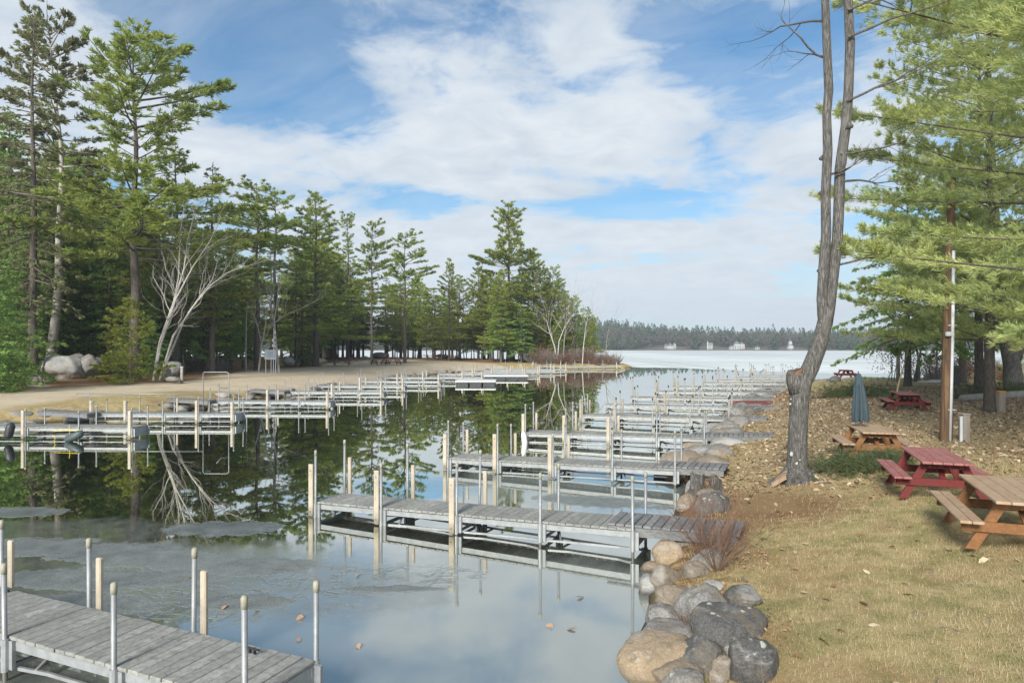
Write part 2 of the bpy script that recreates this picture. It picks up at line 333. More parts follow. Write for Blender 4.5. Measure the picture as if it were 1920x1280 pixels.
o = OC(N); na = N.noise(o, .55, 7, .62, .3); nb = N.noise(o, 5, 8, .7); nc = N.noise(o, 26, 8, .75); nd_ = N.noise(o, 1.9, 6, .6, .4); ne = N.noise(o, 90, 3, .7)
grass = N.mix(N.rng(nb, .3, .7), (.46, .365, .185), (.30, .24, .11))
grass = N.mix(N.m('MULTIPLY', N.rng(nd_, .47, .64), .6), grass, (.15, .16, .045))
grass = N.mix(N.m('MULTIPLY', N.rng(na, .48, .64), .5), grass, (.25, .14, .07))
grass = N.mix(N.m('MULTIPLY', N.rng(nc, .45, .75), .6), grass, (.37, .30, .18))
duffc = N.mix(N.rng(nb, .3, .7), (.23, .125, .06), (.15, .08, .04)); duffc = N.mix(N.rng(nc, .5, .75), duffc, (.31, .20, .115))
duffc = N.mix(N.m('MULTIPLY', N.rng(na, .45, .6), .6), duffc, (.27, .20, .10))
sandc = N.mix(N.rng(na, .35, .65), (.50, .42, .30), (.42, .345, .245)); sandc = N.mix(N.m('MULTIPLY', N.rng(nd_, .52, .7), .7), sandc, (.34, .305, .25))
leafc = N.mix(N.rng(nc, .38, .62), (.16, .105, .055), (.44, .345, .215))
vo = N.n('ShaderNodeTexVoronoi', {'Vector': o, 'Scale': 13.0}, feature='F1'); leafc = N.mix(N.rng(vo.outputs[0], .25, .5), N.mix(N.n('ShaderNodeSeparateColor', [vo.outputs['Color']]).outputs[0], (.42, .34, .23), (.25, .175, .10)), leafc)
jit = N.m('MULTIPLY', N.m('SUBTRACT', na, .5), 1.6)
c = N.mix(N.rng(N.m('ADD', sp.outputs[1], N.m('MULTIPLY', N.m('SUBTRACT', nb, .5), 1.2)), .35, .65), grass, duffc)
c = N.mix(N.rng(N.m('ADD', sp.outputs[2], N.m('MULTIPLY', N.m('SUBTRACT', nd_, .5), 2.0)), .35, .8), c, leafc)
c = N.mix(N.rng(N.m('ADD', sp.outputs[0], N.m('ADD', N.m('MULTIPLY', N.m('SUBTRACT', nd_, .5), .9), N.m('MULTIPLY', N.m('SUBTRACT', nb, .5), .7))), .35, .65), c, sandc)
pz = N.n('ShaderNodeSeparateXYZ', [N.n('ShaderNodeNewGeometry').outputs['Position']]).outputs[2]
c = N.mix(N.rng(pz, .0, .16), (.045, .04, .03), c)
finish(N, c, .95, 0, N.m('ADD', nc, N.m('ADD', N.m('MULTIPLY', ne, .5), nb)), .8, .035, .15)
me = mesh_np('ground', V, Fq, m, True)
ca = me.color_attributes.new('zone', 'FLOAT_COLOR', 'POINT')
ca.data.foreach_set('color', np.stack([sand, duff, leaf, np.ones_like(sand)], 1).astype(np.float32).ravel())
tag(link('ground', me), kind='structure')
# water
m, N = mat('lake_water'); o = OC(N)
so = N.n('ShaderNodeSeparateXYZ', [o]); X, Y = so.outputs[0], so.outputs[1]
wn = N.noise(o, .9, 7, .62, .6)
def pos_blob(cx, cy, sx_, sy_, rot=0, k=-1.0):
    u = N.m('SUBTRACT', X, cx); v = N.m('SUBTRACT', Y, cy); c_, s_ = math.cos(R(rot)), math.sin(R(rot))
    a = N.m('DIVIDE', N.m('ADD', N.m('MULTIPLY', u, c_), N.m('MULTIPLY', v, s_)), sx_); b = N.m('DIVIDE', N.m('SUBTRACT', N.m('MULTIPLY', v, c_), N.m('MULTIPLY', u, s_)), sy_)
    return N.m('SUBTRACT', 1.0, N.m('SQRT', N.m('ADD', N.m('MULTIPLY', a, a), N.m('MULTIPLY', b, b))))
def wpx(px, py): Yw = CH*F/(py-HZ); return (px-960)*Yw/F, Yw
def union(lst):
    r = None
    for b in lst: r = b if r is None else N.m('MAXIMUM', r, b)
    return r
lift = N.m('MULTIPLY', N.m('SUBTRACT', wn, .5), .8)
fine = N.noise(o, 3.5, 6, .6)
# frosted floes
FL = []
for (px, py, rx, ry, rot) in ((415, 990, 1.15, .55, 0), (250, 1040, 2.0, .62, -14), (60, 1025, 1.3, .6, 0), (480, 1062, 1.0, .5, 0), (150, 1085, 1.5, .45, -6), (455, 1128, .72, .32, 0), (300, 1085, .9, .33, 8), (140, 1130, 1.2, .38, -5), (20, 960, 1.3, .5, 0), (730, 1103, .7, .14, 0), (1120, 940, 1.5, .55, -20), (880, 908, .5, .2, 0)):
    cx, cy = wpx(px, py); FL.append(pos_blob(cx, cy, rx, ry, rot))
floe = N.rng(N.m('ADD', union(FL), N.m('ADD', N.m('MULTIPLY', N.m('SUBTRACT', fine, .5), 1.3), N.m('MULTIPLY', N.m('SUBTRACT', wn, .5), .7))), .0, .26)
# thin clear skin of ice near the camera
SK = [pos_blob(*wpx(760, 1200), 5.2, 3.6, 0), pos_blob(*wpx(450, 1090), 3.4, 2.4, -10), pos_blob(*wpx(1080, 910), 4.2, 3.0, -22), pos_blob(*wpx(1100, 1150), 2.2, 3, 0)]
skin = N.rng(N.m('ADD', union(SK), lift), -.05, .35)
FM = [pos_blob(*wpx(250, 1070), 4.6, 1.9, -8), pos_blob(*wpx(560, 1110), 2.6, 1.1, 0), pos_blob(*wpx(60, 1000), 3.0, 1.3, 0)]
film = N.m('MULTIPLY', N.rng(N.m('ADD', union(FM), N.m('ADD', lift, N.m('MULTIPLY', N.m('SUBTRACT', fine, .5), .5))), -.02, .28), N.rng(N.noise(o, 2.6, 6, .7), .3, .6, .45, 1))
# needle-like frost cracks round the floes
vec = N.n('ShaderNodeVectorMath', {0: o, 1: N.vscale(N.noise(o, 1.4, 3, .5, 0, 1), (.55, .55, .55))}, operation='ADD').outputs[0]
cr = None
for ang, sc in ((20, 2.4), (95, 2.0), (150, 2.8)):
    rv = N.n('ShaderNodeVectorRotate', {'Vector': vec, 'Angle': R(ang)}, rotation_type='Z_AXIS').outputs[0]
    v_ = N.n('ShaderNodeTexVoronoi', {'Vector': N.vscale(rv, (.22, 2.2, 1)), 'Scale': sc}, feature='DISTANCE_TO_EDGE').outputs[0]
    e = N.rng(v_, .0, .045, 1, 0); cr = e if cr is None else N.m('MAXIMUM', cr, e)
FR = [pos_blob(*wpx(400, 1095), 3.0, 1.5, -10), pos_blob(*wpx(700, 1085), 2.0, .8, 0), pos_blob(*wpx(330, 1140), 1.6, .8, 0)]
crz = N.rng(N.m('ADD', union(FR), lift), .05, .5)
crack = N.m('MULTIPLY', N.m('MULTIPLY', cr, crz), N.rng(N.noise(o, 2.3, 3), .42, .58))
lw = N.n('ShaderNodeLayerWeight', {'Blend': .5}).outputs['Facing']
refl = N.rng(lw, .25, .93, .28, .96)
depth = N.mix(N.rng(wn, .3, .7), (.006, .009, .006), (.012, .016, .009))
col = N.mix(N.m('MULTIPLY', skin, .9), depth, (.19, .21, .195)); col = N.mix(N.m('MULTIPLY', crack, .6), col, (.06, .075, .075))
icec = N.mix(N.rng(N.m('ADD', N.m('MULTIPLY', N.noise(o, 34, 5, .8), .7), N.m('MULTIPLY', fine, .3)), .40, .60), (.03, .04, .04), (.23, .245, .24)); 
col = N.mix(N.m('MULTIPLY', film, .75), col, (.155, .17, .165)); col = N.mix(N.m('MULTIPLY', floe, N.rng(wn, .35, .6, .35, .8)), col, icec)
hgt = N.m('ADD', N.m('MULTIPLY', N.noise(o, 38, 5, .8), N.m('MULTIPLY', floe, 1.3)), N.m('ADD', N.m('MULTIPLY', crack, -.5), N.m('MULTIPLY', N.noise(o, 4, 4, .6), N.m('MULTIPLY', skin, .015))))
rip = N.noise(N.vscale(o, (1, .5, 1)), .9, 3, .5)
hgt = N.m('ADD', hgt, N.m('MULTIPLY', rip, .02))
bp = N.n('ShaderNodeBump', {'Height': hgt, 'Strength': .35, 'Distance': .05})
rg = N.m('ADD', N.m('ADD', .015, N.m('MULTIPLY', film, .06)), N.m('ADD', N.m('MULTIPLY', skin, .025), N.m('MULTIPLY', floe, .3)))
gl = N.n('ShaderNodeBsdfGlossy', {'Color': (.93, .94, .89, 1), 'Roughness': rg, 'Normal': bp.outputs[0]})
df = N.n('ShaderNodeBsdfDiffuse', {'Color': col, 'Normal': bp.outputs[0]})
fac = N.m('MULTIPLY', N.m('MULTIPLY', refl, N.m('SUBTRACT', 1.0, N.m('MULTIPLY', floe, .74))), N.m('MULTIPLY', N.m('SUBTRACT', 1.0, N.m('MULTIPLY', skin, .34)), N.m('SUBTRACT', 1.0, N.m('MULTIPLY', film, .38))))
N.n('ShaderNodeOutputMaterial', {'Surface': N.n('ShaderNodeMixShader', [fac, df.outputs[0], gl.outputs[0]]).outputs[0]})
wv = [(-1500, -300, 0), (1500, -300, 0), (1500, 1500, 0), (-1500, 1500, 0)]
tag(link('water', mesh_np('water', wv, [(0, 1, 2, 3)], m)), kind='structure')
# frozen lake beyond the open water
edge = [(-900, 170), (-200, 178), (-80, 171), (-30, 166), (-4, 152), (8, 137), (17, 118), (19.5, 112.5)]
rnd = random.Random(4)
e2 = [(px, py) for px, py in ((1150, 687.3), (1200, 688.2), (1260, 689.2), (1330, 691.5), (1400, 694.5), (1480, 697), (1560, 699), (1640, 699.5), (1700, 700), (1800, 700))]
for i in range(len(e2)-1):
    for k in range(6):
        t = k/6; px = e2[i][0]*(1-t)+e2[i+1][0]*t; py = e2[i][1]*(1-t)+e2[i+1][1]*t+rnd.uniform(-.25, .25); edge.append(wpx(px, py))
edge += [(75, 95), (120, 112), (900, 130)]
n = len(edge); V = []; 
for x, y in edge: V += [(x, y, .035), (x, y, -.1)]
far = [(x*(1 if abs(x) > 500 else 2.2), 1400, .035) for x, y in edge]
V += far; Fa = []
for i in range(n-1): Fa.append((2*i, 2*i+1, 2*i+3, 2*i+2)); Fa.append((2*i, 2*i+2, 2*n+i+1, 2*n+i))
m, N = mat('lake_ice'); o = OC(N); st = N.vscale(o, (.12, 1, 1))
a = N.noise(st, .055, 7, .6, .5); b = N.noise(st, .3, 6, .6)
c = N.mix(N.rng(N.m('ADD', N.m('MULTIPLY', a, .7), N.m('MULTIPLY', b, .3)), .36, .62), (.35, .385, .40), (.27, .305, .325))
c = N.mix(N.rng(N.noise(o, .02, 4, .6), .5, .7), c, (.40, .43, .445))
finish(N, c, .55, 0, b, .1, .05, .4)
tag(link('lake_ice', mesh_np('lake_ice', V, Fa, m)), kind='structure')
# far hills across the lake
def ridge(x):   # terrain height behind the far shore
    return np.interp(x, [-900, -300, 40, 100, 160, 230, 330, 420, 800], [24, 26, 26, 22, 13, 10, 9, 11, 14])
hx = np.arange(-900, 901, 20); hy = np.array([470, 488, 494, 500, 515, 540, 580, 630, 680, 760, 900])
prof = np.interp(hy, [470, 494, 500, 515, 680, 900], [-1.5, -.2, .5, 1.5, 1, 1]); up = np.interp(hy, [500, 680, 900], [0, 1, 1.05])
HX, HY = np.meshgrid(hx, hy)
HZZ = prof[:, None] + up[:, None]*ridge(HX)*.75 + .4*np.sin(HX*.07)*up[:, None]
HYb = HY + 8*np.sin(HX*.018)+4*np.sin(HX*.05+1)
V = np.stack([HX.ravel(), HYb.ravel(), HZZ.ravel()], 1); nx, ny = len(hx), len(hy); I = np.arange(nx*ny).reshape(ny, nx)
Fq = np.stack([I[:-1, :-1].ravel(), I[:-1, 1:].ravel(), I[1:, 1:].ravel(), I[1:, :-1].ravel()], 1)
M['hill'] = m_simple('hillside', (.09, .08, .06), (.13, .11, .085), .05, .95)
tag(link('hills', mesh_np('hills', V, Fq, M['hill'], True)), kind='structure')
def hillz(x, y):
    y0 = y - (8*np.sin(x*.018)+4*np.sin(x*.05+1))
    return np.interp(y0, [470, 494, 500, 515, 680, 900], [-1.5, -.2, .5, 1.5, 1, 1])+np.interp(y0, [500, 680, 900], [0, 1, 1.05])*ridge(x)*.75
# ------------------------------------------------------------------ vegetation generators
def blades(P, D, L, Wd, K, rng, spread=.8, droop=0):
    """K thin diamond leaves fanned out from every point P in about the direction D"""
    n = len(P); P = np.repeat(P, K, 0); D = np.repeat(D, K, 0)
    rv = rng.normal(size=(n*K, 3)); d = D + rv*spread*.55; d[:, 2] -= droop; d /= np.linalg.norm(d, axis=1)[:, None]+1e-9
    ln = L*rng.uniform(.6, 1.15, (n*K, 1)); s = np.cross(d, rng.normal(size=(n*K, 3))); s /= np.linalg.norm(s, axis=1)[:, None]+1e-9
    s *= Wd*.5; m_ = P+d*ln*.5; V = np.stack([P, m_+s, P+d*ln, m_-s], 1).reshape(-1, 3)
    return V, np.arange(n*K*4).reshape(-1, 4)
def conifer(seed, Ht, cb, Rm, kind='pine', nb=60, K=5, bl=.28, bw=.035, tw=.42, tr=None, lean=0, gaps=.0, side=None, dens=1.0, flat=0, bark='bark_pine', fol='pine', prof=None, dead=0, tuft=.28, curve=None, s0=0, limb=.30):
    rng = np.random.default_rng(seed); rd = random.Random(seed)
    tr = tr or Ht*.0125; T = MB()
    def axis_(z):
        t = z/Ht; bx = lean*t*t*Ht
        if curve: bx += curve(t)
        return Vector((bx+.06*math.sin(z*.7+seed)*min(1, t*3), .06*math.cos(z*.55+seed)*min(1, t*3), z))
    zs = [-.4, 0, .3] + [Ht*i/14 for i in range(1, 15)]
    T.tube([axis_(z) for z in zs], [tr*1.5, tr*1.35, tr*1.08]+[max(.012, tr*(1-.93*(i/14)**.9)) for i in range(1, 15)], 8)
    PP, DD = [], []
    z0 = cb*Ht; i = 0; whorl = 0
    zz_ = z0; levels = []
    step = (Ht-z0)/(nb/4)
    while zz_ < Ht*.985:
        t = (zz_-z0)/(Ht-z0); k = rd.choice((3, 4, 5)) if kind != 'hemlock' else rd.choice((3, 4, 4, 5))
        a0 = rd.uniform(0, 6.28)
        if rd.random() > gaps*(.3+t*.7):
            for j in range(k): levels.append((zz_+rd.uniform(-.25, .25)*step, t, a0+j*6.28/k+rd.uniform(-.4, .4)))
        zz_ += step*rd.uniform(.75, 1.25)*(1-.35*t)
    for (z, t, a) in levels:
        if prof: pr = prof(t)
        elif kind == 'hemlock': pr = (1-t)**.8*.95+.05
        elif kind == 'flat': pr = .55+.45*math.sin(min(1, t*1.15)*math.pi*.8)
        else: pr = (1-t)**.72*(.78+.22*math.sin(t*9+seed))+.05
        L = Rm*pr*rd.uniform(.6, 1.18)
        if side is not None: L *= 1+side*math.cos(a)*(.35+.65*t)
        if L < .15: L = .15
        if kind == 'hemlock': e = R(-18+44*t**1.4+rd.uniform(-7, 7)); cvv = -.10*L
        elif kind == 'flat': e = R(4+24*t+rd.uniform(-8, 10)); cvv = .05*L
        else: e = R(-6+54*t**1.5+rd.uniform(-8, 8)); cvv = .13*L
        d = Vector((math.cos(a), math.sin(a), 0)); b = axis_(min(z, Ht*.99)); ns = 6
        bend = rd.uniform(-.12, .12)*L; pd = Vector((-d.y, d.x, 0))
        pts = [b + d*(L*math.cos(e)*s) + pd*(bend*s*s) + Vector((0, 0, L*math.sin(e)*s+cvv*s*s)) for s in [q/ns for q in range(ns+1)]]
        T.tube(pts, [max(.008, (tr*limb)*(L/Rm)**.8*(1-.85*q/ns)) for q in range(ns+1)], 4, False)
        if rd.random() < dead*(1-t): continue
        pa = np.array([tuple(p) for p in pts]); m_ = max(4, int(L/tw*2*dens)); s = rng.uniform(s0 if s0 else .22 if kind != 'hemlock' else .08, 1.0, m_)**.85
        fi = s*ns; i0 = np.minimum(fi.astype(int), ns-1); fr = (fi-i0)[:, None]; base = pa[i0]*(1-fr)+pa[i0+1]*fr; tg = pa[i0+1]-pa[i0]; tg /= np.linalg.norm(tg, axis=1)[:, None]
        sg = rng.choice([-1, 1], m_)[:, None]; pdn = np.array([-d.y, d.x, 0.])[None]; an = rng.uniform(.55, 1.15, (m_, 1))
        td = tg*np.cos(an)+pdn*sg*np.sin(an); td[:, 2] += rng.normal(0, .12, m_) + (.08 if kind != 'hemlock' else -.12); td /= np.linalg.norm(td, axis=1)[:, None]
        tl = (L*.34*(1.08-s)+.16)*rng.uniform(.6, 1.3, m_)
        q = max(3, int(L*.34/tuft)+2); u = rng.uniform(.15, 1, (m_, q)); 
        p = base[:, None, :] + td[:, None, :]*(tl[:, None]*u)[:, :, None]; p[:, :, 2] += rng.normal(0, .05, (m_, q))
        dd = np.repeat(td[:, None, :], q, 1).copy(); dd[:, :, 2] += .25 if kind != 'hemlock' else -.05
        PP.append(p.reshape(-1, 3)); DD.append(dd.reshape(-1, 3))
        tip = pa[-1:][None].repeat(1, 0).reshape(1, 3); PP.append(np.repeat(tip, 3, 0)); DD.append(np.repeat(tg[-1:], 3, 0))
    tp = np.array([tuple(axis_(Ht-.1-.25*q)) for q in range(5)]); PP.append(tp); DD.append(np.tile([[0, 0, 1.]], (5, 1)))
    P = np.concatenate(PP); D = np.concatenate(DD); D /= np.linalg.norm(D, axis=1)[:, None]
    Vv, Ff = blades(P, D, bl, bw, K, rng, .75 if kind != 'hemlock' else .55, .0)
    return T.mesh(kind+'_trunk', M[bark], True), mesh_np(kind+'_crown', Vv, Ff, M[fol])
def branchy(T, p, d, L, r, depth, rd, up=.25, spread=.6, nk=(2, 3), taper=.62, sides=5, wig=.18):
    ns = 4; pts = [p]; rs = [r]; q = Vector(d)
    for i in range(ns):
        q = (q+Vector((rd.gauss(0, wig), rd.gauss(0, wig), rd.gauss(0, wig)*.6+up*.12))).normalized(); pts.append(pts[-1]+q*(L/ns)); rs.append(r*(1-.42*(i+1)/ns))
    T.tube(pts, rs, sides if depth > 1 else 3, False)
    if depth <= 0: return
    for k in range(rd.choice(nk)):
        i = rd.choice((1, 2, 3, 4)) if k else 4; dv = (pts[i]-pts[i-1]).normalized()
        o_ = dv.orthogonal().normalized(); o_.rotate(__import__('mathutils').Quaternion(dv, rd.uniform(0, 6.28)))
        a = rd.uniform(.35, 1.0)*spread if k else rd.uniform(.05, .35)
        nd = (dv*math.cos(a)+o_*math.sin(a)+Vector((0, 0, up*.35))).normalized()
        branchy(T, pts[i], nd, L*rd.uniform(.55, .85), rs[i]*taper if k else rs[i]*.9, depth-1, rd, up, spread, nk, taper, sides, wig)
def tree(name, meshes, loc, rz, sc, label, cat='tree', group=None, lean=0):
    t = empty(name, loc, rz, label, cat, group); t.scale = (sc, sc, sc) if not hasattr(sc, '__len__') else sc
    if lean: t.rotation_euler[1] = lean
    link('trunk', meshes[0], t)
    if len(meshes) > 1 and meshes[1]: link('crown', meshes[1], t)
    return t
def ztop(py, Y): return CH+(HZ-py)*Y/F
# --- prototypes, all normalised by their own heights
PT = {}
def proto(key, **k):
    k['dens'] = k.get('dens', 1)*1.45; k['bw'] = k['bw']*1.35; k['Rm'] = k['Rm']*1.22; PT[key] = (conifer(**k), k['Ht'])
proto('pineA', seed=1, Ht=22, cb=.18, Rm=4.2, nb=105, gaps=.12, K=5, bl=.34, bw=.045)
proto('pineF', seed=4, Ht=22, cb=.36, Rm=4.4, nb=92, gaps=.15, K=5, bl=.34, bw=.045, side=.25, prof=lambda t: (.6+.35*math.sin(t*11))*(1-t)**.45+.12)
proto('pineB', seed=7, Ht=22, cb=.28, Rm=4.0, nb=84, gaps=.25, K=5, bl=.34, bw=.045, prof=lambda t: (.55+.55*math.sin(t*7))*(1-t)**.5+.12)
proto('pineC', seed=12, Ht=22, cb=.42, Rm=3.6, nb=60, kind='flat', gaps=.3, side=.35, K=5, bl=.36, bw=.045, prof=lambda t: max(.15, .85-.4*abs(t-.3)-.5*max(0, t-.75)*2))
proto('pineD', seed=21, Ht=22, cb=.24, Rm=4.6, nb=100, gaps=.18, K=5, bl=.36, bw=.048, fol='pinefar', prof=lambda t: ((1-t)**.62)*(.75+.3*math.sin(t*16))+.06)
proto('pineE', seed=33, Ht=20, cb=.22, Rm=3.3, nb=78, gaps=.1, K=5, bl=.34, bw=.045, fol='pinefar')
proto('hemA', seed=41, Ht=18, cb=.03, Rm=3.6, kind='hemlock', nb=150, K=5, bl=.24, bw=.06, fol='hemlock', dens=1.1)
proto('hemB', seed=42, Ht=18, cb=.06, Rm=3.0, kind='hemlock', nb=120, K=5, bl=.24, bw=.06, fol='hemlock', gaps=.1)
proto('spire', seed=51, Ht=22, cb=.22, Rm=2.6, kind='hemlock', nb=105, K=4, bl=.26, bw=.045, fol='sparse', gaps=.05, dens=.62)
proto('thin', seed=52, Ht=20, cb=.25, Rm=2.4, kind='hemlock', nb=80, K=4, bl=.22, bw=.035, fol='sparse', gaps=.1, dens=.5, dead=.5)
proto('redpine', seed=61, Ht=22, cb=.52, Rm=3.4, kind='pine', nb=40, K=8, bl=.34, bw=.05, bark='bark_pale', fol='sparse', gaps=.1, dens=.8, tr=.30, prof=lambda t: .9-.45*t, curve=lambda t: .9*math.sin(t*2.6)-.5*t)
proto('young', seed=71, Ht=8, cb=.08, Rm=2.5, kind='pine', nb=52, K=6, bl=.26, bw=.04, fol='young')
proto('youngh', seed=72, Ht=9, cb=.02, Rm=3.0, kind='hemlock', nb=110, K=6, bl=.2, bw=.05, fol='hemlock')
proto('grove', seed=81, Ht=18, cb=.24, Rm=2.9, kind='pine', nb=60, K=5, bl=.36, bw=.055, fol='pinefar', gaps=.1, tr=.15)
proto('grovec', seed=82, Ht=18, cb=.2, Rm=2.7, kind='hemlock', nb=80, K=5, bl=.28, bw=.06, fol='hemlock', gaps=.1, tr=.14)
def put(key, px, Y, ytop, label, group=None, rz=None, name=None, sxy=1.0, dz=0):
    (me, ht) = PT[key]; x = (px-960)*Y/F; z = H(x, Y)-.08+dz; hh = ztop(ytop, Y)-z; s = hh/ht
    rz = rz if rz is not None else (px*1.7) % 6.28
    return tree(name or {'h': 'hemlock_tree', 'p': 'pine_tree', 's': 'spruce_tree', 't': 'thin_tree', 'r': 'pine_tree', 'y': 'young_tree', 'g': 'pine_tree'}[key[0]], me, (x, Y, z), rz, (s*sxy, s*sxy, s), label, 'tree', group)
# named trees of the left bank and the peninsula, left to right
put('spire', 62, 49, 22, 'tall thin spire-like evergreen at the far left, left of the bare-trunked red pine', sxy=1.15)
put('redpine', 92, 54, 58, 'red pine with long bare pale trunk forking high up, above the far left boulders', rz=.2, sxy=1.1)
put('pineF', 252, 52, 72, 'tallest broad white pine of the left wood, long limb reaching right', rz=.1, sxy=1.45)
put('hemA', 20, 56, 210, 'dark dense evergreen behind the thin spire at the left edge')
put('youngh', -25, 38, 505, 'bright green bushy young hemlock at the left edge beside the dirt track', sxy=1.25)
put('youngh', 0, 43, 490, 'bushy young hemlock just left of the weathered stump', sxy=1.1, rz=2)
put('hemB', 125, 60, 335, 'dark green hemlock behind the large pale boulder', sxy=1.2)
put('hemA', 195, 61, 380, 'dense hemlock right of the large pale boulder, drooping boughs', sxy=1.15)
put('young', 245, 47, 560, 'small yellow-green young pine between the boulders and the leaning birches', sxy=1.25)
put('young', 222, 49, 610, 'lowest yellow-green sapling pine behind the pale boulders', sxy=1.2, rz=2)
put('pineB', 330, 60, 285, 'dark pine behind the leaning birches, left of their crowns', sxy=1.4)
put('thin', 398, 62, 305, 'thin dark half-dead evergreen rising behind the leaning birch crown', sxy=1.25)
put('hemB', 300, 63, 420, 'shady hemlock behind the leaning birch stems', sxy=1.25)
put('pineB', 432, 72, 440, 'low pine directly behind the leaning birch crown', sxy=1.1)
put('pineC', 482, 70, 345, 'open crowned pine left of the signboard, sky showing through its top', sxy=1.35)
put('pineC', 516, 78, 352, 'open crowned pine just above the signboard', rz=3, sxy=1.3)
put('thin', 555, 80, 440, 'slim dull evergreen right of the signboard')
put('pineA', 592, 82, 362, 'dense broad dark pine right of the signboard, foliage to the ground', sxy=1.5, rz=1)
put('hemB', 566, 84, 500, 'short drooping evergreen between the signboard and the broad pine', sxy=1.3)
put('pineB', 652, 112, 402, 'tall pine with straight bare grey trunk just behind the nearest red table', sxy=1.15, rz=2.2)
put('pineC', 697, 106, 415, 'pine with right-leaning crown and bare trunk left of the pair of red tables', sxy=.9, rz=.3)
put('pineC', 759, 101, 436, 'pine bending its flat crown to the right, bare dark trunk on the sand edge', rz=-.2, sxy=1.2)
put('grove', 800, 112, 540, 'low pine filling the gap right of the bent pine', sxy=1.1)
put('pineE', 842, 112, 484, 'narrow feathery pine left of the lamp post', sxy=.95)
put('pineE', 897, 118, 492, 'rounded pine just right of the lamp post', sxy=1.15, rz=2)
put('pineD', 954, 114, 385, 'tallest pine of the peninsula, layered crown and pale trunk standing above all others', sxy=1.35, rz=.8)
put('pineD', 1000, 118, 480, 'broad bright pine directly right of the tallest peninsula pine', sxy=1.1, rz=2.4)
put('pineC', 1036, 117, 500, 'pine with limbs swept right near the peninsula end', rz=.2, sxy=.8)
put('thin', 1064, 115, 552, 'nearly bare evergreen near the peninsula tip', sxy=1.2)
put('pineE', 1103, 112, 575, 'last small pine at the tip of the peninsula', sxy=1.0, rz=1.2)
put('grove', 1085, 116, 590, 'short pine tucked left of the last peninsula tree', sxy=1.1, rz=2)
for i, (px, Y, yt, kk) in enumerate(((150, 60, 500, 'hemA'), (205, 58, 470, 'hemB'), (268, 56, 520, 'hemA'), (345, 62, 480, 'grovec'), (385, 66, 520, 'grovec'), (425, 68, 530, 'grovec'), (455, 74, 500, 'grovec'), (60, 54, 430, 'hemA'))):
    put(kk, px, Y, yt, ['low bright hemlock just behind the large pale boulder', 'bright hemlock behind the tall split boulder', 'bright hemlock between the yellow-green sapling and the leaning birches', 'drooping hemlock between the leaning birch stems', 'low hemlock under the leaning birch crown', 'low drooping hemlock right of the leaning birches', 'bushy hemlock left of the thin straight white birch', 'hemlock at the foot of the spire-like evergreen'][i], sxy=1.35, rz=i*1.3)
for i, (px, Y, yt, kk, sx_) in enumerate(((978, 121, 500, 'pineE', 1.3), (1012, 115, 496, 'pineD', 1.15), (1026, 120, 512, 'pineE', 1.3), (1048, 119, 520, 'pineA', 1.15), (1060, 114, 545, 'pineE', 1.3), (1078, 117, 556, 'pineD', 1.2), (1094, 115, 572, 'grovec', 1.35), (1112, 111, 590, 'pineE', 1.2))):
    put(kk, px, Y, yt, ['pine closest behind the tallest peninsula pine on its right', 'full bright pine second to the right of the tallest peninsula pine', 'narrow full pine third to the right of the tallest peninsula pine', 'full pine halfway between the tallest pine and the peninsula tip', 'narrow pine above the pale crooked bare tree', 'broad low pine just left of the last peninsula trees', 'small hemlock behind the slender white stem on the peninsula', 'smallest pine standing outermost on the peninsula tip'][i], sxy=sx_, rz=i*1.9)
# the wood behind and between them
rd = random.Random(11)
def seglab(px, key, far):
    k = {'g': 'slim pine', 't': 'thin half-bare evergreen', 'h': 'drooping hemlock', 'p': 'broad pine'}[key[0]]
    if key == 'pineE': k = 'narrow pine'
    if key == 'grovec': k = 'slim hemlock'
    if far: S = ((640, 'behind the nearest red table on the sand'), (700, 'behind the pair of red tables'), (770, 'behind the bent flat-crowned pine'), (830, 'left of the lamp post in the peninsula grove'), (880, 'right behind the lamp post'), (930, 'between the lamp post and the tallest peninsula pine'), (985, 'around the foot of the tallest peninsula pine'), (1040, 'right of the tallest peninsula pine'), (1200, 'near the outer tip of the peninsula'))
    else: S = ((60, 'deep in the wood at the left edge'), (140, 'behind the bare-trunked red pine'), (220, 'behind the large pale boulders'), (300, 'behind the tallest broad white pine'), (400, 'behind the leaning birches'), (480, 'behind the leaning birch crown'), (560, 'behind the signboard'), (1200, 'right of the signboard in the dark wood'))
    return k+' standing '+next(t for m_, t in S if px < m_)
sky_x = [-60, 60, 150, 300, 420, 520, 600, 660, 720, 800, 860, 920, 1000, 1060, 1110]; sky_y = [300, 240, 260, 390, 430, 450, 450, 500, 510, 540, 530, 520, 530, 590, 615]
cnt = 0; pen = 0
for k in range(900):
    px = rd.uniform(-70, 1112); Y = rd.uniform(58, 158); x = (px-960)*Y/F
    if sdist(LS, np.array([x]), np.array([Y]))[0] < 2.5 or sdist(sandp, np.array([x]), np.array([Y]))[0] > -2.0: continue
    if Y < 95 and px > 600: continue
    far = Y > 95 and px > 560
    if px < 560 and rd.random() < .45: continue
    if cnt > 118 and not far: continue
    if pen > 112 and far: continue
    base = float(np.interp(px, sky_x, sky_y)); yt = base+(rd.uniform(-20, 70) if far else rd.uniform(5, 120))
    if far:
        key = rd.choice(('grove', 'grove', 'grovec', 'pineE', 'thin')); pen += 1
        put(key, px, Y, min(yt, 602), seglab(px, key, True), 'evergreens of the peninsula grove', rz=rd.uniform(0, 6.28), sxy=rd.uniform(1.2, 1.7))
    else:
        key = rd.choice(('pineA', 'pineB', 'hemB', 'grovec', 'thin', 'pineE')) if px < 300 else rd.choice(('pineB', 'grovec', 'grove', 'thin', 'pineE')); cnt += 1
        put(key, px, Y, yt, seglab(px, key, False), 'evergreens deep in the left wood', rz=rd.uniform(0, 6.28), sxy=rd.uniform(1.1, 1.5))
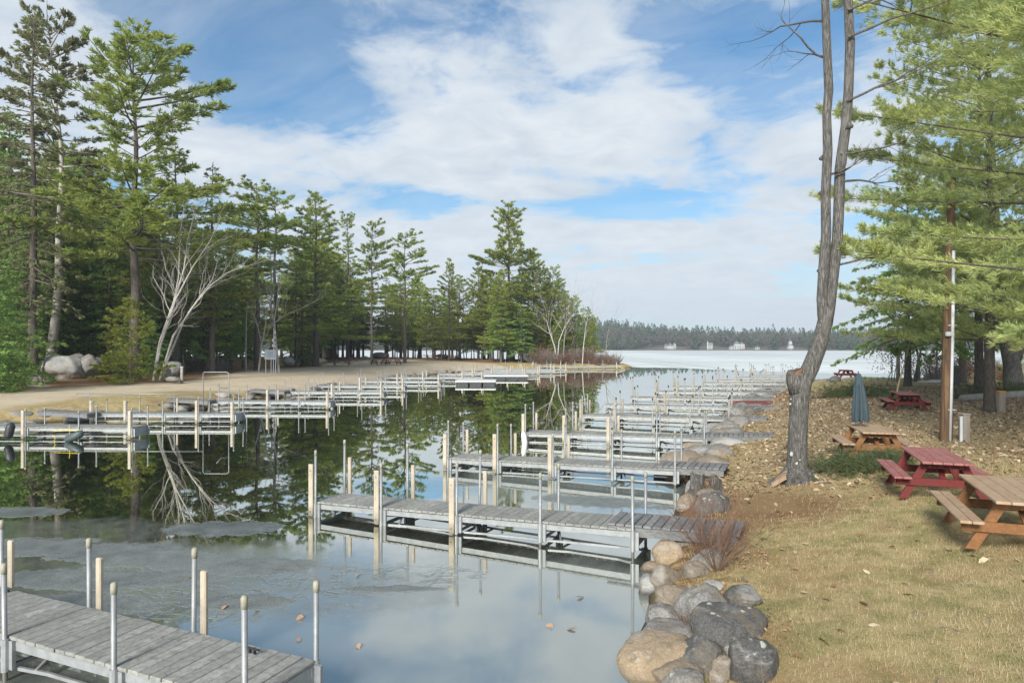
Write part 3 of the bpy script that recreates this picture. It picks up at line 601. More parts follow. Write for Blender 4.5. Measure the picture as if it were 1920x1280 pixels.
# bare deciduous trees
def bare(name, px, py_base, Y, tops, label, seed, matk='birch', r0=.16, depth=4, group=None, spread=.6):
    """trunk polylines traced as (px, py, extra depth) points, then forked twigs"""
    rdd = random.Random(seed); b = at(px, py_base, Y); b.z = H(b.x, b.y)-.1; t = empty(name, b, 0, label, 'tree', group); T = MB()
    for tp in tops:
        pts = [Vector((0, 0, 0))]+[at(q[0], q[1], Y+(q[2] if len(q) > 2 else 0))-b for q in tp]
        n_ = len(pts); rr = r0 if tp is tops[0] else r0*.8
        rs = [rr*(1-.75*i/(n_-1)) for i in range(n_)]; T.tube(pts, rs, 7, False)
        for i in range(2, n_):
            dv = (pts[i]-pts[i-1]).normalized(); nn = 2 if i < n_-1 else 3
            for k in range(nn):
                o_ = Vector((rdd.gauss(0, 1), rdd.gauss(0, 1), rdd.gauss(0, .6)+.3)).normalized()
                branchy(T, pts[i-1].lerp(pts[i], rdd.uniform(.2, 1)), (dv*.9+o_*spread).normalized(), rdd.uniform(1.3, 2.6)*Y/60, rs[i]*.6, depth-1, rdd, .2, .7, (2, 3, 3))
    T.build('trunk', M[matk], t, True); return t
bare('birch_tree', 288, 697, 50, [[(300, 640), (325, 570), (345, 505), (352, 450), (365, 400)], [(302, 645), (330, 560), (362, 500), (392, 455), (410, 420)], [(300, 650), (322, 585), (335, 520), (338, 440), (345, 385)]], 'whitish leaning birch with several stems and wide bare crown', 5, r0=.115)
bare('birch_tree', 299, 698, 51, [[(325, 630), (362, 575), (395, 535), (425, 512), (455, 500)], [(345, 600), (372, 560), (398, 525), (408, 490)]], 'lowest leaning birch stem bending far right over the duff', 6, r0=.10)
bare('birch_tree', 485, 690, 66, [[(490, 650), (497, 615), (500, 585), (510, 560)], [(490, 640), (480, 600), (470, 580)]], 'pale crooked bare tree left of the signboard', 8, r0=.10)
bare('birch_tree', 524, 690, 66, [[(514, 640), (514, 600), (520, 565), (522, 535)], [(514, 605), (535, 590), (560, 580)]], 'bare tree spreading twigs above the signboard', 9, r0=.12)
bare('birch_tree', 461, 688, 68, [[(461, 640), (462, 590), (466, 540)]], 'thin straight white birch stem left of the signboard', 10, r0=.09, depth=2)
for i, (px, py, tp, lb) in enumerate(((1045, 682, [[(1040, 650), (1030, 620), (1025, 600)], [(1048, 640), (1060, 610), (1075, 590)]], 'pale bare tree with crooked low limbs on the peninsula brush'),
        (1056, 682, [[(1058, 640), (1062, 600), (1066, 565)], [(1058, 630), (1072, 600)]], 'grey bare sapling behind the pale crooked tree on the peninsula'),
        (1092, 683, [[(1094, 650), (1098, 615), (1103, 590)]], 'slender white stem beside the last peninsula pine'), (1135, 688, [[(1136, 660), (1138, 635), (1142, 612)]], 'lone thin dead stem at the very tip of the peninsula'))):
    bare('bare_tree', px, py, 106 if px < 1100 else 109, tp, lb, 20+i, 'birch' if i in (0, 2) else 'twig', .11 if i else .14, 3, None, .8)
rd = random.Random(15)
for k in range(26):
    px = rd.uniform(330, 1100); Y = rd.uniform(66, 78) if px < 560 else rd.uniform(112, 135)
    if 470 < px < 640 and Y < 80: continue
    yb = 690; z1 = rd.uniform(560, 610) if px > 560 else rd.uniform(470, 580)
    bare('bare_tree', px, yb, Y, [[(px+rd.uniform(-4, 4), 650), (px+rd.uniform(-8, 8), (650+z1)/2), (px+rd.uniform(-12, 12), z1)]], 'thin bare grey tree mixed among the evergreens of the far bank', 50+k, 'twig', .09, 3, 'thin bare trees among the evergreens')
def shrub(name, loc, rad, ht, n_, label, seed, matk='redtwig', group=None, thick=.006, sub=2, cat='shrub'):
    rdd = random.Random(seed); T = MB()
    for i in range(n_):
        a = rdd.uniform(0, 6.28); o_ = Vector((math.cos(a), math.sin(a), 0))*rad*.25*rdd.random()**.5; tilt = rdd.random()**.8
        d = Vector((math.cos(a)*tilt, math.sin(a)*tilt, 1.0)).normalized(); L = ht*rdd.uniform(.6, 1.15)
        p = o_; pts = [p]
        for q in range(4): d = (d+Vector((rdd.gauss(0, .10), rdd.gauss(0, .10), -.02*q))).normalized(); p = p+d*L/4; pts.append(p)
        T.tube(pts, [thick*(1-.18*q) for q in range(5)], 3, False)
        for k in range(sub):
            i0 = rdd.choice((1, 2, 3)); dd = (d+Vector((rdd.gauss(0, .5), rdd.gauss(0, .5), .1))).normalized(); T.tube([pts[i0], pts[i0]+dd*L*.2, pts[i0]+dd*L*.36+Vector((0, 0, .02))], thick*.6, 3, False)
    o = T.build(name, M[matk], None); o.location = loc; return tag(o, label, cat, group)
SH = []
rd = random.Random(18)
for k in range(44):   # brush at the peninsula tip
    px = 985+175*((k+rd.random())/44); Y = rd.uniform(103.5, 110) if px < 1140 else rd.uniform(107.5, 110); x = (px-960)*Y/F
    if sdist(LS, np.array([x]), np.array([Y]))[0] < .3: Y = 107.5+rd.uniform(0, 2); x = (px-960)*Y/F
    shrub('shrub', (x, Y, max(H(x, Y), 0)-.05), 1.5, rd.uniform(1.5, 2.9)*(1 if px < 1120 else .7), 34, 'leafless reddish shrub in the brush at the peninsula tip', 300+k, rd.choice(('redtwig', 'redtwig', 'twig')), 'leafless shrubs at the peninsula tip', .022, 3)
for k in range(34):   # undergrowth below the left wood
    px = rd.uniform(100, 600); Y = rd.uniform(58, 74); x = (px-960)*Y/F
    if sdist(sandp, np.array([x]), np.array([Y]))[0] > -1.2 or sdist(LS, np.array([x]), np.array([Y]))[0] < 1: continue
    shrub('shrub', (x, Y, H(x, Y)-.05), 1.2, rd.uniform(.8, 1.7), 26, 'bare twiggy bush in the undergrowth of the left wood', 360+k, 'twig', 'bare bushes under the left wood', .014, 3)
# far wood across the lake: reads as one mass
rng = np.random.default_rng(3); VV = []; FF = []; cb_ = 0; VD = []; FD = []; cd_ = 0
def fartree(x, y, z, h, r, decid):
    global cb_, cd_
    n_ = 140; u = rng.random(n_); a = rng.uniform(0, 6.283, n_)
    if decid: rr = r*np.sqrt(np.clip(1-(2*u-1)**2, 0, 1))*rng.uniform(.5, 1, n_); zz = z+h*(.25+.75*u)
    else: rr = r*(1-u)**.8*rng.uniform(.55, 1.1, n_)+.12; zz = z+h*(.08+.92*u)
    P = np.stack([x+rr*np.cos(a), y+rr*np.sin(a), zz], 1); s = (.8 if decid else .62)*rng.uniform(.6, 1.3, (n_, 1))
    d1 = rng.normal(size=(n_, 3))*[1, 1, .55]; d1 /= np.linalg.norm(d1, axis=1)[:, None]; d2 = np.cross(d1, rng.normal(size=(n_, 3))); d2 /= np.linalg.norm(d2, axis=1)[:, None]
    w2 = .5 if not decid else .22
    q = np.stack([P-d1*s, P+d2*s*w2, P+d1*s, P-d2*s*w2], 1).reshape(-1, 3)
    if decid: VD.append(q); FD.append(np.arange(n_*4).reshape(-1, 4)+cd_); cd_ += n_*4
    else: VV.append(q); FF.append(np.arange(n_*4).reshape(-1, 4)+cb_); cb_ += n_*4
rd = random.Random(23)
HOUSES = [(1262, 652, 15, 'two'), (1337, 653, 9, 'tall'), (1385, 653, 22, 'wide'), (1417, 655, 6, 'low'), (1474, 655, 9, 'tower')]
hxs = [((h_[0]-960)*503/F, h_[2]) for h_ in HOUSES]
for k in range(5200):
    y0 = 500+190*rd.random()**1.25; x = rd.uniform(-.78, .80)*(y0+10); yy = y0+8*math.sin(x*.018)+4*math.sin(x*.05+1)
    if y0 < 512 and any(abs(x-hx_) < w_*.75+2.5 for hx_, w_ in hxs): continue
    z = float(hillz(np.array(x), np.array(yy))); front = y0 < 508
    dec = rd.random() < (.25 if front else .55 if y0 < 632 else .05)
    h = rd.uniform(6, 10) if dec else (rd.uniform(5, 11) if y0 < 640 else rd.uniform(8, 14))
    if k % 37 == 0 and not dec: h *= 1.25
    fartree(x, yy, z, h, rd.uniform(3.0, 4.6) if dec else h*rd.uniform(.24, .38), dec)
M['farpine'] = m_foliage('far_evergreens', (.035, .062, .034), (.05, .08, .038), (.03, .05, .03), .1)
M['fardec'] = m_foliage('far_bare_trees', (.085, .078, .066), (.105, .095, .08), (.07, .066, .056), .1)
tag(link('far_evergreen_wood', mesh_np('far_evergreen_wood', np.concatenate(VV), np.concatenate(FF), M['farpine'])), 'dark evergreens of the wooded hills across the frozen lake', 'forest', kind='stuff')
tag(link('far_bare_wood', mesh_np('far_bare_wood', np.concatenate(VD), np.concatenate(FD), M['fardec'])), 'grey leafless wood filling the slopes across the frozen lake', 'forest', kind='stuff')
# ------------------------------------------------------------------ docks
pole_cache = {}
def pole_mesh(h0, h1, old):
    k = (round(h0, 1), round(h1, 2), old)
    if k not in pole_cache:
        T = MB(); T.tube([(0, 0, h0), (0, 0, h1-.06)], .026, 10); B = MB(); B.tube([(0, 0, h1-.11), (0, 0, h1-.02), (0, 0, h1)], [.031, .031, .018], 10)
        pole_cache[k] = (T.mesh('pole', M['galvd'] if old else M['galv'], True), B.mesh('cap', M['black'] if old else M['cap'], True))
    return pole_cache[k]
def dock(A, B, zA, zB, label, near=(2, 2, 2, 1, 1), back=(2, 2, 1, 1, 1), width=.85, bays=4, wood=True, detail=True, old=False, end_plate=False, top=1.28, seed=0, group='docks', braces=True):
    """A = outer end of the near edge, B = shore end. near/back: 0 none, 1 pole, 2 pole with bumper board"""
    rdd = random.Random(seed); A = Vector((A[0], A[1], 0)); B = Vector((B[0], B[1], 0)); d = B-A; L = d.length; rz = math.atan2(d.y, d.x)
    if d.x < 0 and False: pass
    t = empty('dock', A, rz, label, 'dock', group); sgn = 1 if d.x >= 0 else -1; Wd = width*sgn
    zf = lambda s: zA+(zB-zA)*s/L
    D = MB(); nbd = int(round(L/.152)) if detail else int(round(L/.30)); pitch = L/nbd
    for i in range(nbd):
        s = (i+.5)*pitch; g = .009 if detail else .02; z = zf(s)-.019+rdd.uniform(-.002, .003)
        a = rdd.uniform(-.004, .004); D.box((s, Wd/2+rdd.uniform(-.008, .008), z), (pitch-g, width+.05, .038), rz=a, bev=.006 if detail else 0)
    D.build('deck', M['deck'] if wood else M['alu'], t)
    Fm = MB()
    def P(s, y, h): return Vector((s, y*sgn, zf(s)+h))
    for y in (.02, width-.02):
        Fm.bar(P(0, y, -.10), P(L, y, -.10), .035, .095)
        for b in range(bays):
            s0, s1 = L*b/bays, L*(b+1)/bays; yy = y+(.06 if y < .1 else -.06)
            Fm.bar(P(s0+.12, y, -.335), P(s0+.5, yy, -.345), .03, .035); Fm.bar(P(s0+.5, yy, -.345), P(s1-.3, yy, -.345), .03, .035); Fm.bar(P(s1-.3, yy, -.345), P(s1, y, -.335), .03, .035)
    for b in range(bays+1):
        s = min(max(L*b/bays, .05), L-.05)
        for y in (.02, width-.02): Fm.bar(P(s, y, -.04), P(s, y, -.37), .05, .05)
        if b < bays and braces:
            Fm.bar(P(s+.02, .04, -.17), P(s+.35, width-.05, -.33), .03, .03); Fm.bar(P(s+.35, .05, -.33), P(s+.02, width-.05, -.17), .03, .03)
            Fm.bar(P(s, .03, -.33), P(s, width-.03, -.33), .04, .04)
    Fm.bar(P(.022, 0, -.10), P(.022, width, -.10), .04, .12)
    Fm.box(P(L-.02, width/2, -.20), (.03, width, .32)); Fm.build('frame', M['oldalu'] if old else M['alu'], t)
    if end_plate: E = MB(); E.box(P(-.006, width/2, -.20), (.014, width-.1, .22)); E.build('end_plate', M['white'], t)
    for side, cfg, y in ((0, near, -.045), (1, back, width+.045)):
        for b, c in enumerate(cfg):
            if not c: continue
            s = L*b/bays; s = min(max(s, .06), L-.02); dirs = -1 if side == 0 else 1
            tp = top+rdd.uniform(-.12, .14)+(.06 if side else 0); pm, cm = pole_mesh(-1.2, tp, old)
            po = link('pole', pm, t, (s, y*sgn, 0)); po.rotation_euler = (rdd.gauss(0, .006), rdd.gauss(0, .006), 0); link('cap', cm, po)
            Bk = MB(); z = zf(s); Bk.tube([(s, y*sgn, z-.36), (s, y*sgn, z-.02)], .041, 10); Bk.box((s+.05, (y+(.03 if side == 0 else -.03))*sgn, z-.19), (.09, .04, .3)); Bk.build('bracket', M['oldalu'] if old else M['alu'], t)
            if c == 2:
                S = MB(); f = MB(); yo = (y+dirs*.055)*sgn; so = s-.07 if side == 0 else s+.10; z1 = 1.02+rdd.uniform(-.03, .08)
                if side == 0: f.box((so, yo, (z1+.0)/2+.01), (.115, .045, z1-.02), bev=.012)
                else: f.box((so, yo, (z1+.0)/2+.01), (.085, .05, z1-.02), bev=.012)
                fo = f.build('bumper_board', M['beiged'] if old else M['beige'], t)
                if detail:
                    for zz_ in (.12, z1-.13): S = MB(); S.tube([(so, yo+dirs*sgn*.02, zz_), (so, yo+dirs*sgn*.028, zz_)], .012, 8); S.build('bolt', M['black'], fo)
    return t, (lambda s, y, h=0: A + Vector((math.cos(rz)*s-math.sin(rz)*y*sgn, math.sin(rz)*s+math.cos(rz)*y*sgn, zf(s)+h)))
def gangway(p0, p1, width, label, nb=None, z0=None, seed=0):
    rdd = random.Random(seed); p0 = Vector(p0); p1 = Vector(p1); d = p1-p0; L = d.length; rz = math.atan2(d.y, d.x); sl = math.asin(d.z/L)
    t = empty('gangway', p0, rz, label, 'gangway', 'gangways'); D = MB(); n_ = int(round(L/.155)); pit = L/n_
    for i in range(n_): D.box(((i+.5)*pit*math.cos(sl), width/2, (i+.5)*pit*math.sin(sl)+.02+rdd.uniform(-.003, .003)), (pit-.014, width+.03, .038), ry=-sl, rz=rdd.uniform(-.006, .006), bev=.006)
    D.build('deck', M['rampwood'], t)
    S = MB()
    for y in (.03, width-.03): S.bar((.03, y, -.08), (L*math.cos(sl)-.05, y, L*math.sin(sl)-.08), .045, .15)
    S.box((.02, width/2, -.08), (.04, width-.1, .14)); S.build('stringers', M['rampwood'], t); return t
def W2(px, py): return wpx(px, py)
# right-hand row: outer end and shore end read at the waterline
ORD = ['nearest', 'second', 'third', 'fourth', 'fifth', 'sixth', 'seventh', 'eighth', 'ninth', 'tenth', 'eleventh', 'twelfth', 'thirteenth', 'fourteenth']
# dock in the near left corner
d1B = Vector((-2.24, 5.86, 0)); dirn = Vector((-.92, .40, 0)).normalized(); d1A = d1B+dirn*8.3
dock(d1A, d1B, .47, .45, 'grey boarded dock crossing the bottom left corner, closest to the camera', near=(1, 1, 1, 1, 1, 1), back=(2, 2, 2, 2, 2, 1), bays=5, seed=1, top=1.27, width=.82)
ck = MB()   # cleats on the near dock
for q, (px, py) in enumerate(((473, 1222), (13, 1107))):
    Yc = (CH-.47)*F/(py-HZ); ck = MB(); ck.bar((-.09, 0, .045), (.09, 0, .045), .018, .016); ck.box((-.03, 0, .02), (.02, .03, .04)); ck.box((.03, 0, .02), (.02, .03, .04))
    o = ck.build('mooring_cleat', M['black'] if q == 0 else M['darkgreen'], None, loc=((px-960)*Yc/F, Yc, .462), rot=(0, 0, -.45)); tag(o, ('black mooring cleat on the near dock, by its outer bare pole' if q == 0 else 'mooring cleat at the left edge of the near dock beside a bumper board'), 'cleat', 'mooring cleats')
RD = [((590, 967), (1190, 1043), .30, .455), ((838, 880), (1268, 915), .34, .46), ((983, 829), (1322, 846), .36, .45), ((1090, 793), (1330, 807.5), .38, .45)]
ends = []
for i, (a, b, za, zb) in enumerate(RD):
    A, B = W2(*a), W2(*b)
    if i == 3: B = (A[0]+6.0, A[1]-2.2)
    _, Pf = dock(A, B, za, zb, ['boarded dock with pale beige bumper boards, its shore end beside the reddish twiggy bush', 'boarded dock whose gangway lands over the grey tree stump', 'boarded dock with a white fender tied to its outermost post', 'fourth boarded dock counted from the twiggy bush up the right bank'][i], near=(2, 2, 2, 1, 1) if i < 3 else (2, 2, 1, 1, 1), back=(2, 2, 2, 1, 1), seed=20+i, top=1.3, old=i > 2)
    ends.append((A, B, Pf))
def rot(v, a): return Vector((v[0]*math.cos(a)-v[1]*math.sin(a), v[0]*math.sin(a)+v[1]*math.cos(a)))
RF = [(4.85, 35.9), (7.1, 41.2), (9.7, 46.7), (12.2, 52), (16.1, 57.4), (18.7, 62), (22, 67), (25, 71.5)]
for i, A in enumerate(RF):
    L = 6.4; ang = R(-20+1.5*i); B = (A[0]+L*math.cos(ang), A[1]+L*math.sin(ang))
    old = True
    nr, bk = ((0, 1, 2, 1, 1), (0, 1, 1, 1, 1)) if i == 0 else ((1, 2, 1, 1, 1), (2, 1, 1, 1, 1))
    _, Pf = dock(A, B, .40, .46, '%s dock from the camera in the right-hand row%s' % (ORD[i+5], [' with a bare postless outer frame', '', '', '', '', '', ', low against the dark reflected hills', ', the farthest of the row'][i]), near=nr, back=bk, seed=40+i, top=1.55 if i else 1.3, old=old, wood=i > 0, detail=False)
    ends.append((A, B, Pf))
gl_ = ['grey gangway behind the reddish twiggy bush', 'gangway laid over the grey tree stump', 'long grey gangway with a pale side board, third from the camera', 'short grey gangway ending at the rounded grey rocks', 'long gangway above the upturned red rowboat']
for i, (A, B, Pf) in enumerate(ends[:10]):
    L = (Vector(B)-Vector(A)).length; u = (Vector(B)-Vector(A)).normalized(); p0 = Pf(L-.48, 0, .03); Lr = [2.15, 1.65, 2.6, 2.0, 2.8, 2.2, 2.2, 2.2, 2.2, 2.2][i]
    zt = max(H(p0.x+u.x*Lr, p0.y+u.y*Lr)+.02, p0.z) if i < 2 else max(p0.z, H(p0.x+u.x*Lr, p0.y+u.y*Lr)+.02)
    gangway(p0, (p0.x+u.x*Lr, p0.y+u.y*Lr, max(p0.z+.02, min(zt+.04, p0.z+.16))), .85, gl_[i] if i < 5 else '%s gangway from the camera along the right bank' % ORD[i], seed=i)
# left-hand row
LD = [((250, 824), 8.3, 'aluminium dock at the far left edge with two dark fenders tied under it', 25.3), ((440, 795), 6.5, 'aluminium dock with the tall bent pipe arch beside it', 0), ((617, 768), 6.7, 'third aluminium dock from the left edge along the sandy bank', 0),
      ((717, 748), 6.6, 'fourth aluminium dock from the left edge along the sandy bank', 0), ((757, 735), 6.6, 'fifth aluminium dock from the left edge along the sandy bank', 0), ((824, 724.5), 7.2, 'sixth aluminium dock from the left edge, just before the white floats', 0),
      ((905, 716.5), 9.5, 'aluminium dock standing behind the larger white float', 0), ((985, 708.5), 9.5, 'aluminium dock behind the smaller white float', 0), ((1010, 704.5), 9.0, 'aluminium dock next beyond the white floats', 0), ((1040, 700.8), 9.0, 'pale dock third from the far end of the left row', 0),
      ((1062, 698), 10.0, 'pale dock next to last in the left row', 0), ((1157, 692.6), 16.5, 'longest pale dock lying across the peninsula tip, with triangular braces at its end', 0)]
for i, (a, L, lb, _) in enumerate(LD):
    A = W2(*a); ang = [3, 2, 3, 4, 4, 4, 3, 2, 1, 1, 0, 0][i]; u = Vector((-math.cos(R(ang)), math.sin(R(ang)))); A = Vector(A); B = A+u*L
    # local near edge must face the camera: build from the shore end
    nb = 4 if i < 6 else 5 if i < 11 else 8
    nr = tuple([1]+[1, 2, 1, 2, 1, 1, 1][:nb-1]+[2]) if i != 1 else (2, 2, 1, 2, 2)
    bk = tuple([1, 1, 2, 1, 1, 1, 1, 1][:nb]+[1])
    if i == 0: nr, bk = (1, 1, 2, 1, 2), (1, 2, 1, 1, 1)
    dock(B, A, .45, .45, lb, near=nr, back=bk, bays=nb, seed=70+i, top=1.15 if i < 2 else 1.25, wood=False if i else True, detail=i < 3, end_plate=False, width=.9, braces=i == 0)
    P0 = A+Vector((.02, 0)); 
    if i < 6:
        E = MB(); 
    g0 = B-u*.4
    if i < 4: gangway((g0.x+u.x*0, g0.y-.02, .49), (g0.x+u.x*2.4, g0.y+u.y*2.4+.1, .60), -.85 if False else .85, '%s gangway from the left edge along the sandy bank' % ORD[i], seed=100+i)
# triangular end of the far dock
tE = MB(); A = Vector(W2(1157, 692.6)); 
for q in (0, .95): tE.bar((A.x, A.y+q, .5), (A.x+1.4, A.y+q, .05), .06, .08); tE.bar((A.x, A.y+q, .05), (A.x+1.4, A.y+q, .05), .06, .08); tE.bar((A.x, A.y+q, .45), (A.x, A.y+q, .0), .06, .08)
tag(tE.build('end_brace', M['beige'], None), 'pale triangular bracing at the outer end of the far left dock', 'brace')
# white floats
def floatdock(x0, x1, Y, wd, label):
    t = empty('floating_dock', ((x0+x1)/2, Y+wd/2, 0), 0, label, 'floating dock', 'white floats'); L = x1-x0
    D = MB(); D.box((0, 0, .36), (L, wd, .09), bev=.02); D.build('deck', M['white'], t)
    U = MB(); n_ = int(L/1.1)
    for k in range(n_): U.box((-L/2+(k+.5)*L/n_, 0, .10), (L/n_-.12, wd-.15, .43), bev=.03)
    U.build('float_tanks', M['black'], t); S = MB(); S.box((0, -wd/2-.005, .29), (L-.02, .03, .06)); S.box((L/2+.005, 0, .29), (.03, wd-.02, .06)); S.build('trim', M['alu'], t)
floatdock((855-960)*61/F, (930-960)*61/F, 60.2, 3.2, 'larger white floating dock with black tanks, nearer of the two'); floatdock((908-960)*72/F, (990-960)*72/F, 71, 3, 'smaller white floating dock with black tanks, farther of the two')
# pipe frame with an arch beside the second left dock
Yp = 31.0; T = MB(); T.tube([at(381, 792, Yp), at(381, 700, Yp), at(383, 697.5, Yp), at(426, 697.5, Yp), at(429, 700, Yp), at(429, 795, Yp)], .022, 8)
T.tube([at(381, 739, Yp), at(143, 737.5, Yp+.2)], .022, 8); T.tube([at(143, 737.5, Yp+.2), at(143, 743.5, Yp+.2), at(168, 743.8, Yp+.2)], .015, 6); T.tube([at(428, 728, Yp), at(414, 727.5, Yp-.1), at(406, 719.5, Yp-.3)], .018, 6)
for px in (168, 233): T.tube([at(px, 738, Yp+.1), at(px, 792, Yp+.1)], .014, 6)
tag(T.build('pipe_frame', M['galv'], None, True), 'bent metal pipe arch with a long horizontal rail beside the left docks', 'pipe frame')
# fenders and rope on the first left dock
for q, (px, py, L_, lean, lb) in enumerate(((18, 807, .62, .25, 'dark rounded fender hanging upright at the left edge of the picture'), (139, 818, .75, 1.15, 'dark fender slanting under the first left dock deck'))):
    T = MB(); T.tube([(0, 0, -L_/2), (0, 0, -L_/2+.05), (0, 0, -L_/2+.14), (0, 0, L_/2-.14), (0, 0, L_/2-.05), (0, 0, L_/2)], [.03, .10, .15, .15, .10, .03], 14)
    o = T.build('boat_fender', M['darkgreen'] if q else M['black'], None, True, loc=at(px, py, 24.9 if q else 24.85), rot=(0, lean, 0)); tag(o, lb, 'fender', 'dark fenders on the left dock')
T = MB(); T.tube([at(98, 815, 24.9), at(104, 822, 24.9), at(101, 828, 24.9)], .012, 5); T.tube([at(101, 808, 24.9), at(120, 807.5, 24.9), at(150, 806, 24.9)], .011, 5); T.tube([at(130, 797, 24.9), at(131, 808, 24.9), at(130, 815, 24.9)], .011, 5)
tag(T.build('rope', M['yellow'], None), 'yellow rope tied along the first left dock', 'rope')
# white fender on the post of the third boarded dock
T = MB(); T.tube([(0, 0, -.33), (.01, 0, -.28), (0, 0, -.1), (0, 0, .12), (-.02, 0, .22), (-.02, 0, .27)], [.03, .10, .11, .10, .07, .03], 12)
tag(T.build('boat_fender', M['white'], None, True, loc=at(983, 822, 24.55), rot=(0, -.1, 0)), 'white fender tied to the outermost post of the third boarded dock', 'fender')
# upturned red boat beneath a gangway
M['rust_paint'] = m_simple('worn_red_paint', (.15, .045, .035), (.10, .035, .03), 5, .7)
def rowboat(loc, rz, label):
    Vb = []; n_ = 13; kk = 9
    for i in range(n_):
        s = i/(n_-1); x = (s-.5)*2.6; hw = .58*math.sin(min(1, s*1.25+.18)*math.pi*.62)**.9*(1 if s < .8 else 1-(s-.8)*3.2); hw = max(hw, .05)
        for j in range(kk): a = math.pi*j/(kk-1); Vb.append((x, -hw*math.cos(a), .42*math.sin(a)**.6*(.75+.25*math.sin(s*math.pi))))
    Fb = [(i*kk+j, (i+1)*kk+j, (i+1)*kk+j+1, i*kk+j+1) for i in range(n_-1) for j in range(kk-1)]
    B = MB(); B.add(Vb, Fb); B.add([Vb[j] for j in range(kk)], [tuple(range(kk))]); t = empty('rowboat', loc, rz, label, 'boat'); B.build('hull', M['rust_paint'], t)
    K = MB(); K.bar((-1.25, 0, .40), (1.0, 0, .43), .04, .06); K.build('keel', M['redside'], t)
    G = MB()
    for sg in (0, kk-1): G.tube([Vb[i*kk+sg] for i in range(n_)], .025, 5)
    G.build('gunwale', M['rust_paint'], t)
p = ends[5][2](5.9, .2); rowboat((13.0, 37.0, H(13.0, 37.0)-.02 if H(13, 37) > 0 else .02), R(-12), 'small red upturned rowboat on the rocks under a gangway')
# ------------------------------------------------------------------ rocks
import bmesh
def rock_mesh(seed, r, flat=.7, ang=.0, sub=3):
    bm = bmesh.new(); bmesh.ops.create_icosphere(bm, subdivisions=sub, radius=1); rdd = random.Random(seed); o_ = Vector((rdd.uniform(0, 99),)*3)
    pl = [(Vector((rdd.gauss(0, 1), rdd.gauss(0, 1), rdd.gauss(0, .8))).normalized(), rdd.uniform(.62, .9)) for _ in range(int(ang*10))]
    for v in bm.verts:
        p = v.co.copy(); n_ = .26*mnoise.noise(p*.9+o_)+.10*mnoise.noise(p*2.3+o_)+.05*mnoise.noise(p*5+o_)+.03*mnoise.noise(p*11+o_)-.10*abs(mnoise.noise(p*1.7+o_*1.3)); p *= 1+n_
        for (nn, dd) in pl:
            k = p.dot(nn)
            if k > dd: p -= nn*(k-dd)*.85
        v.co = Vector((p.x*r[0], p.y*r[1], p.z*r[2]*flat if p.z > 0 else p.z*r[2]*flat))
    me = bpy.data.meshes.new('boulder'); bm.to_mesh(me); bm.free(); me.polygons.foreach_set('use_smooth', [True]*len(me.polygons)); return me
def rock(loc, r, mk, label, seed, rz=0, group=None, ang=.35, sub=4, rx=0):
    me = rock_mesh(seed, r, 1, ang, sub); me.materials.append(M[mk]); o = link('boulder', me, None, loc, (rx, 0, rz)); return tag(o, label, 'rock', group)
# hand placed boulders of the near right bank: centre pixel, half width/height in pixels, depth
NB = [(1243, 1240, 72, 50, 7.5, 'rock3', 'large tan boulder at the water edge, bottom of the picture', .05), (1312, 1238, 44, 38, 7.5, 'rock2', 'round dark boulder with pale lichen spots at the bottom edge', 0), (1265, 1268, 45, 30, 7.0, 'rock4', 'pointed grey-brown boulder in front of the tan one', .5), (1410, 1252, 52, 42, 7.4, 'rock2', 'dark slab boulder leaning against the turf, bottom of the bank', .5), (1285, 1286, 36, 22, 6.8, 'rock1', 'half hidden grey boulder cut by the bottom edge', .2), (1350, 1265, 22, 32, 7.2, 'rock4', 'narrow brown stone wedged between two dark boulders', .5),
      (1362, 1178, 62, 38, 8.4, 'rock2', 'broad dark boulder with white lichen, middle of the near bank', .2), (1245, 1161, 36, 27, 8.8, 'rock1', 'rounded light grey boulder standing in the water', .1), (1316, 1144, 44, 42, 8.9, 'rock1', 'tall mottled boulder with one pale lichen blotch', .1), (1391, 1125, 34, 22, 9.3, 'rock2', 'flat dark stone at the edge of the turf', .4), (1250, 1193, 52, 16, 8.2, 'rock1', 'long low grey stone behind the tan boulder', .4), (1262, 1118, 30, 22, 9.6, 'rock4', 'small brownish boulder behind the light grey one', .2), (1216, 1103, 20, 22, 9.9, 'rock5', 'pale wet boulder at the corner of the dock', .2), (1246, 1088, 27, 26, 10.1, 'rock4', 'dark brown rounded boulder below the twiggy bush', .1), (1258, 1040, 30, 24, 11.3, 'rock3', 'pinkish tan boulder behind the twiggy bush', .2), (1226, 1066, 20, 12, 10.8, 'rock3', 'small pink stone in the shallows by the dock', .3), (1328, 1055, 30, 22, 10.9, 'rock1', 'grey boulder half buried right of the twiggy bush', .3), (1340, 1100, 18, 10, 9.9, 'rock5', 'small pale stone among dry leaves', .4), (1376, 1226, 16, 12, 7.7, 'rock5', 'small pale stone between the dark boulders', .4),
      (1288, 1012, 24, 15, 11.5, 'rock1', 'grey stone tucked under the shore end of the near gangway', .4), (1302, 1072, 26, 17, 10.5, 'rock4', 'brown-grey stone at the foot of the twiggy bush', .3), (1352, 1030, 20, 10, 11.0, 'rock1', 'low grey stone at the turf edge under the near gangway', .4), (1312, 985, 20, 12, 12.5, 'rock4', 'shadowed brown stone behind the near gangway', .3), (1345, 1128, 22, 14, 9.4, 'rock5', 'pale grey stone between the mottled and the flat dark boulders', .4),
      (1334, 950, 30, 24, 13.8, 'rock2', 'dark pointed boulder above the near gangway', .5), (1288, 945, 17, 19, 14.3, 'rock4', 'brownish boulder left of the dark pointed one', .2), (1300, 915, 14, 20, 16.3, 'rock5', 'pale boulder left of the tree stump', .3), (1330, 928, 20, 10, 15.2, 'rock4', 'weathered brown rock below the tree stump', .3)]
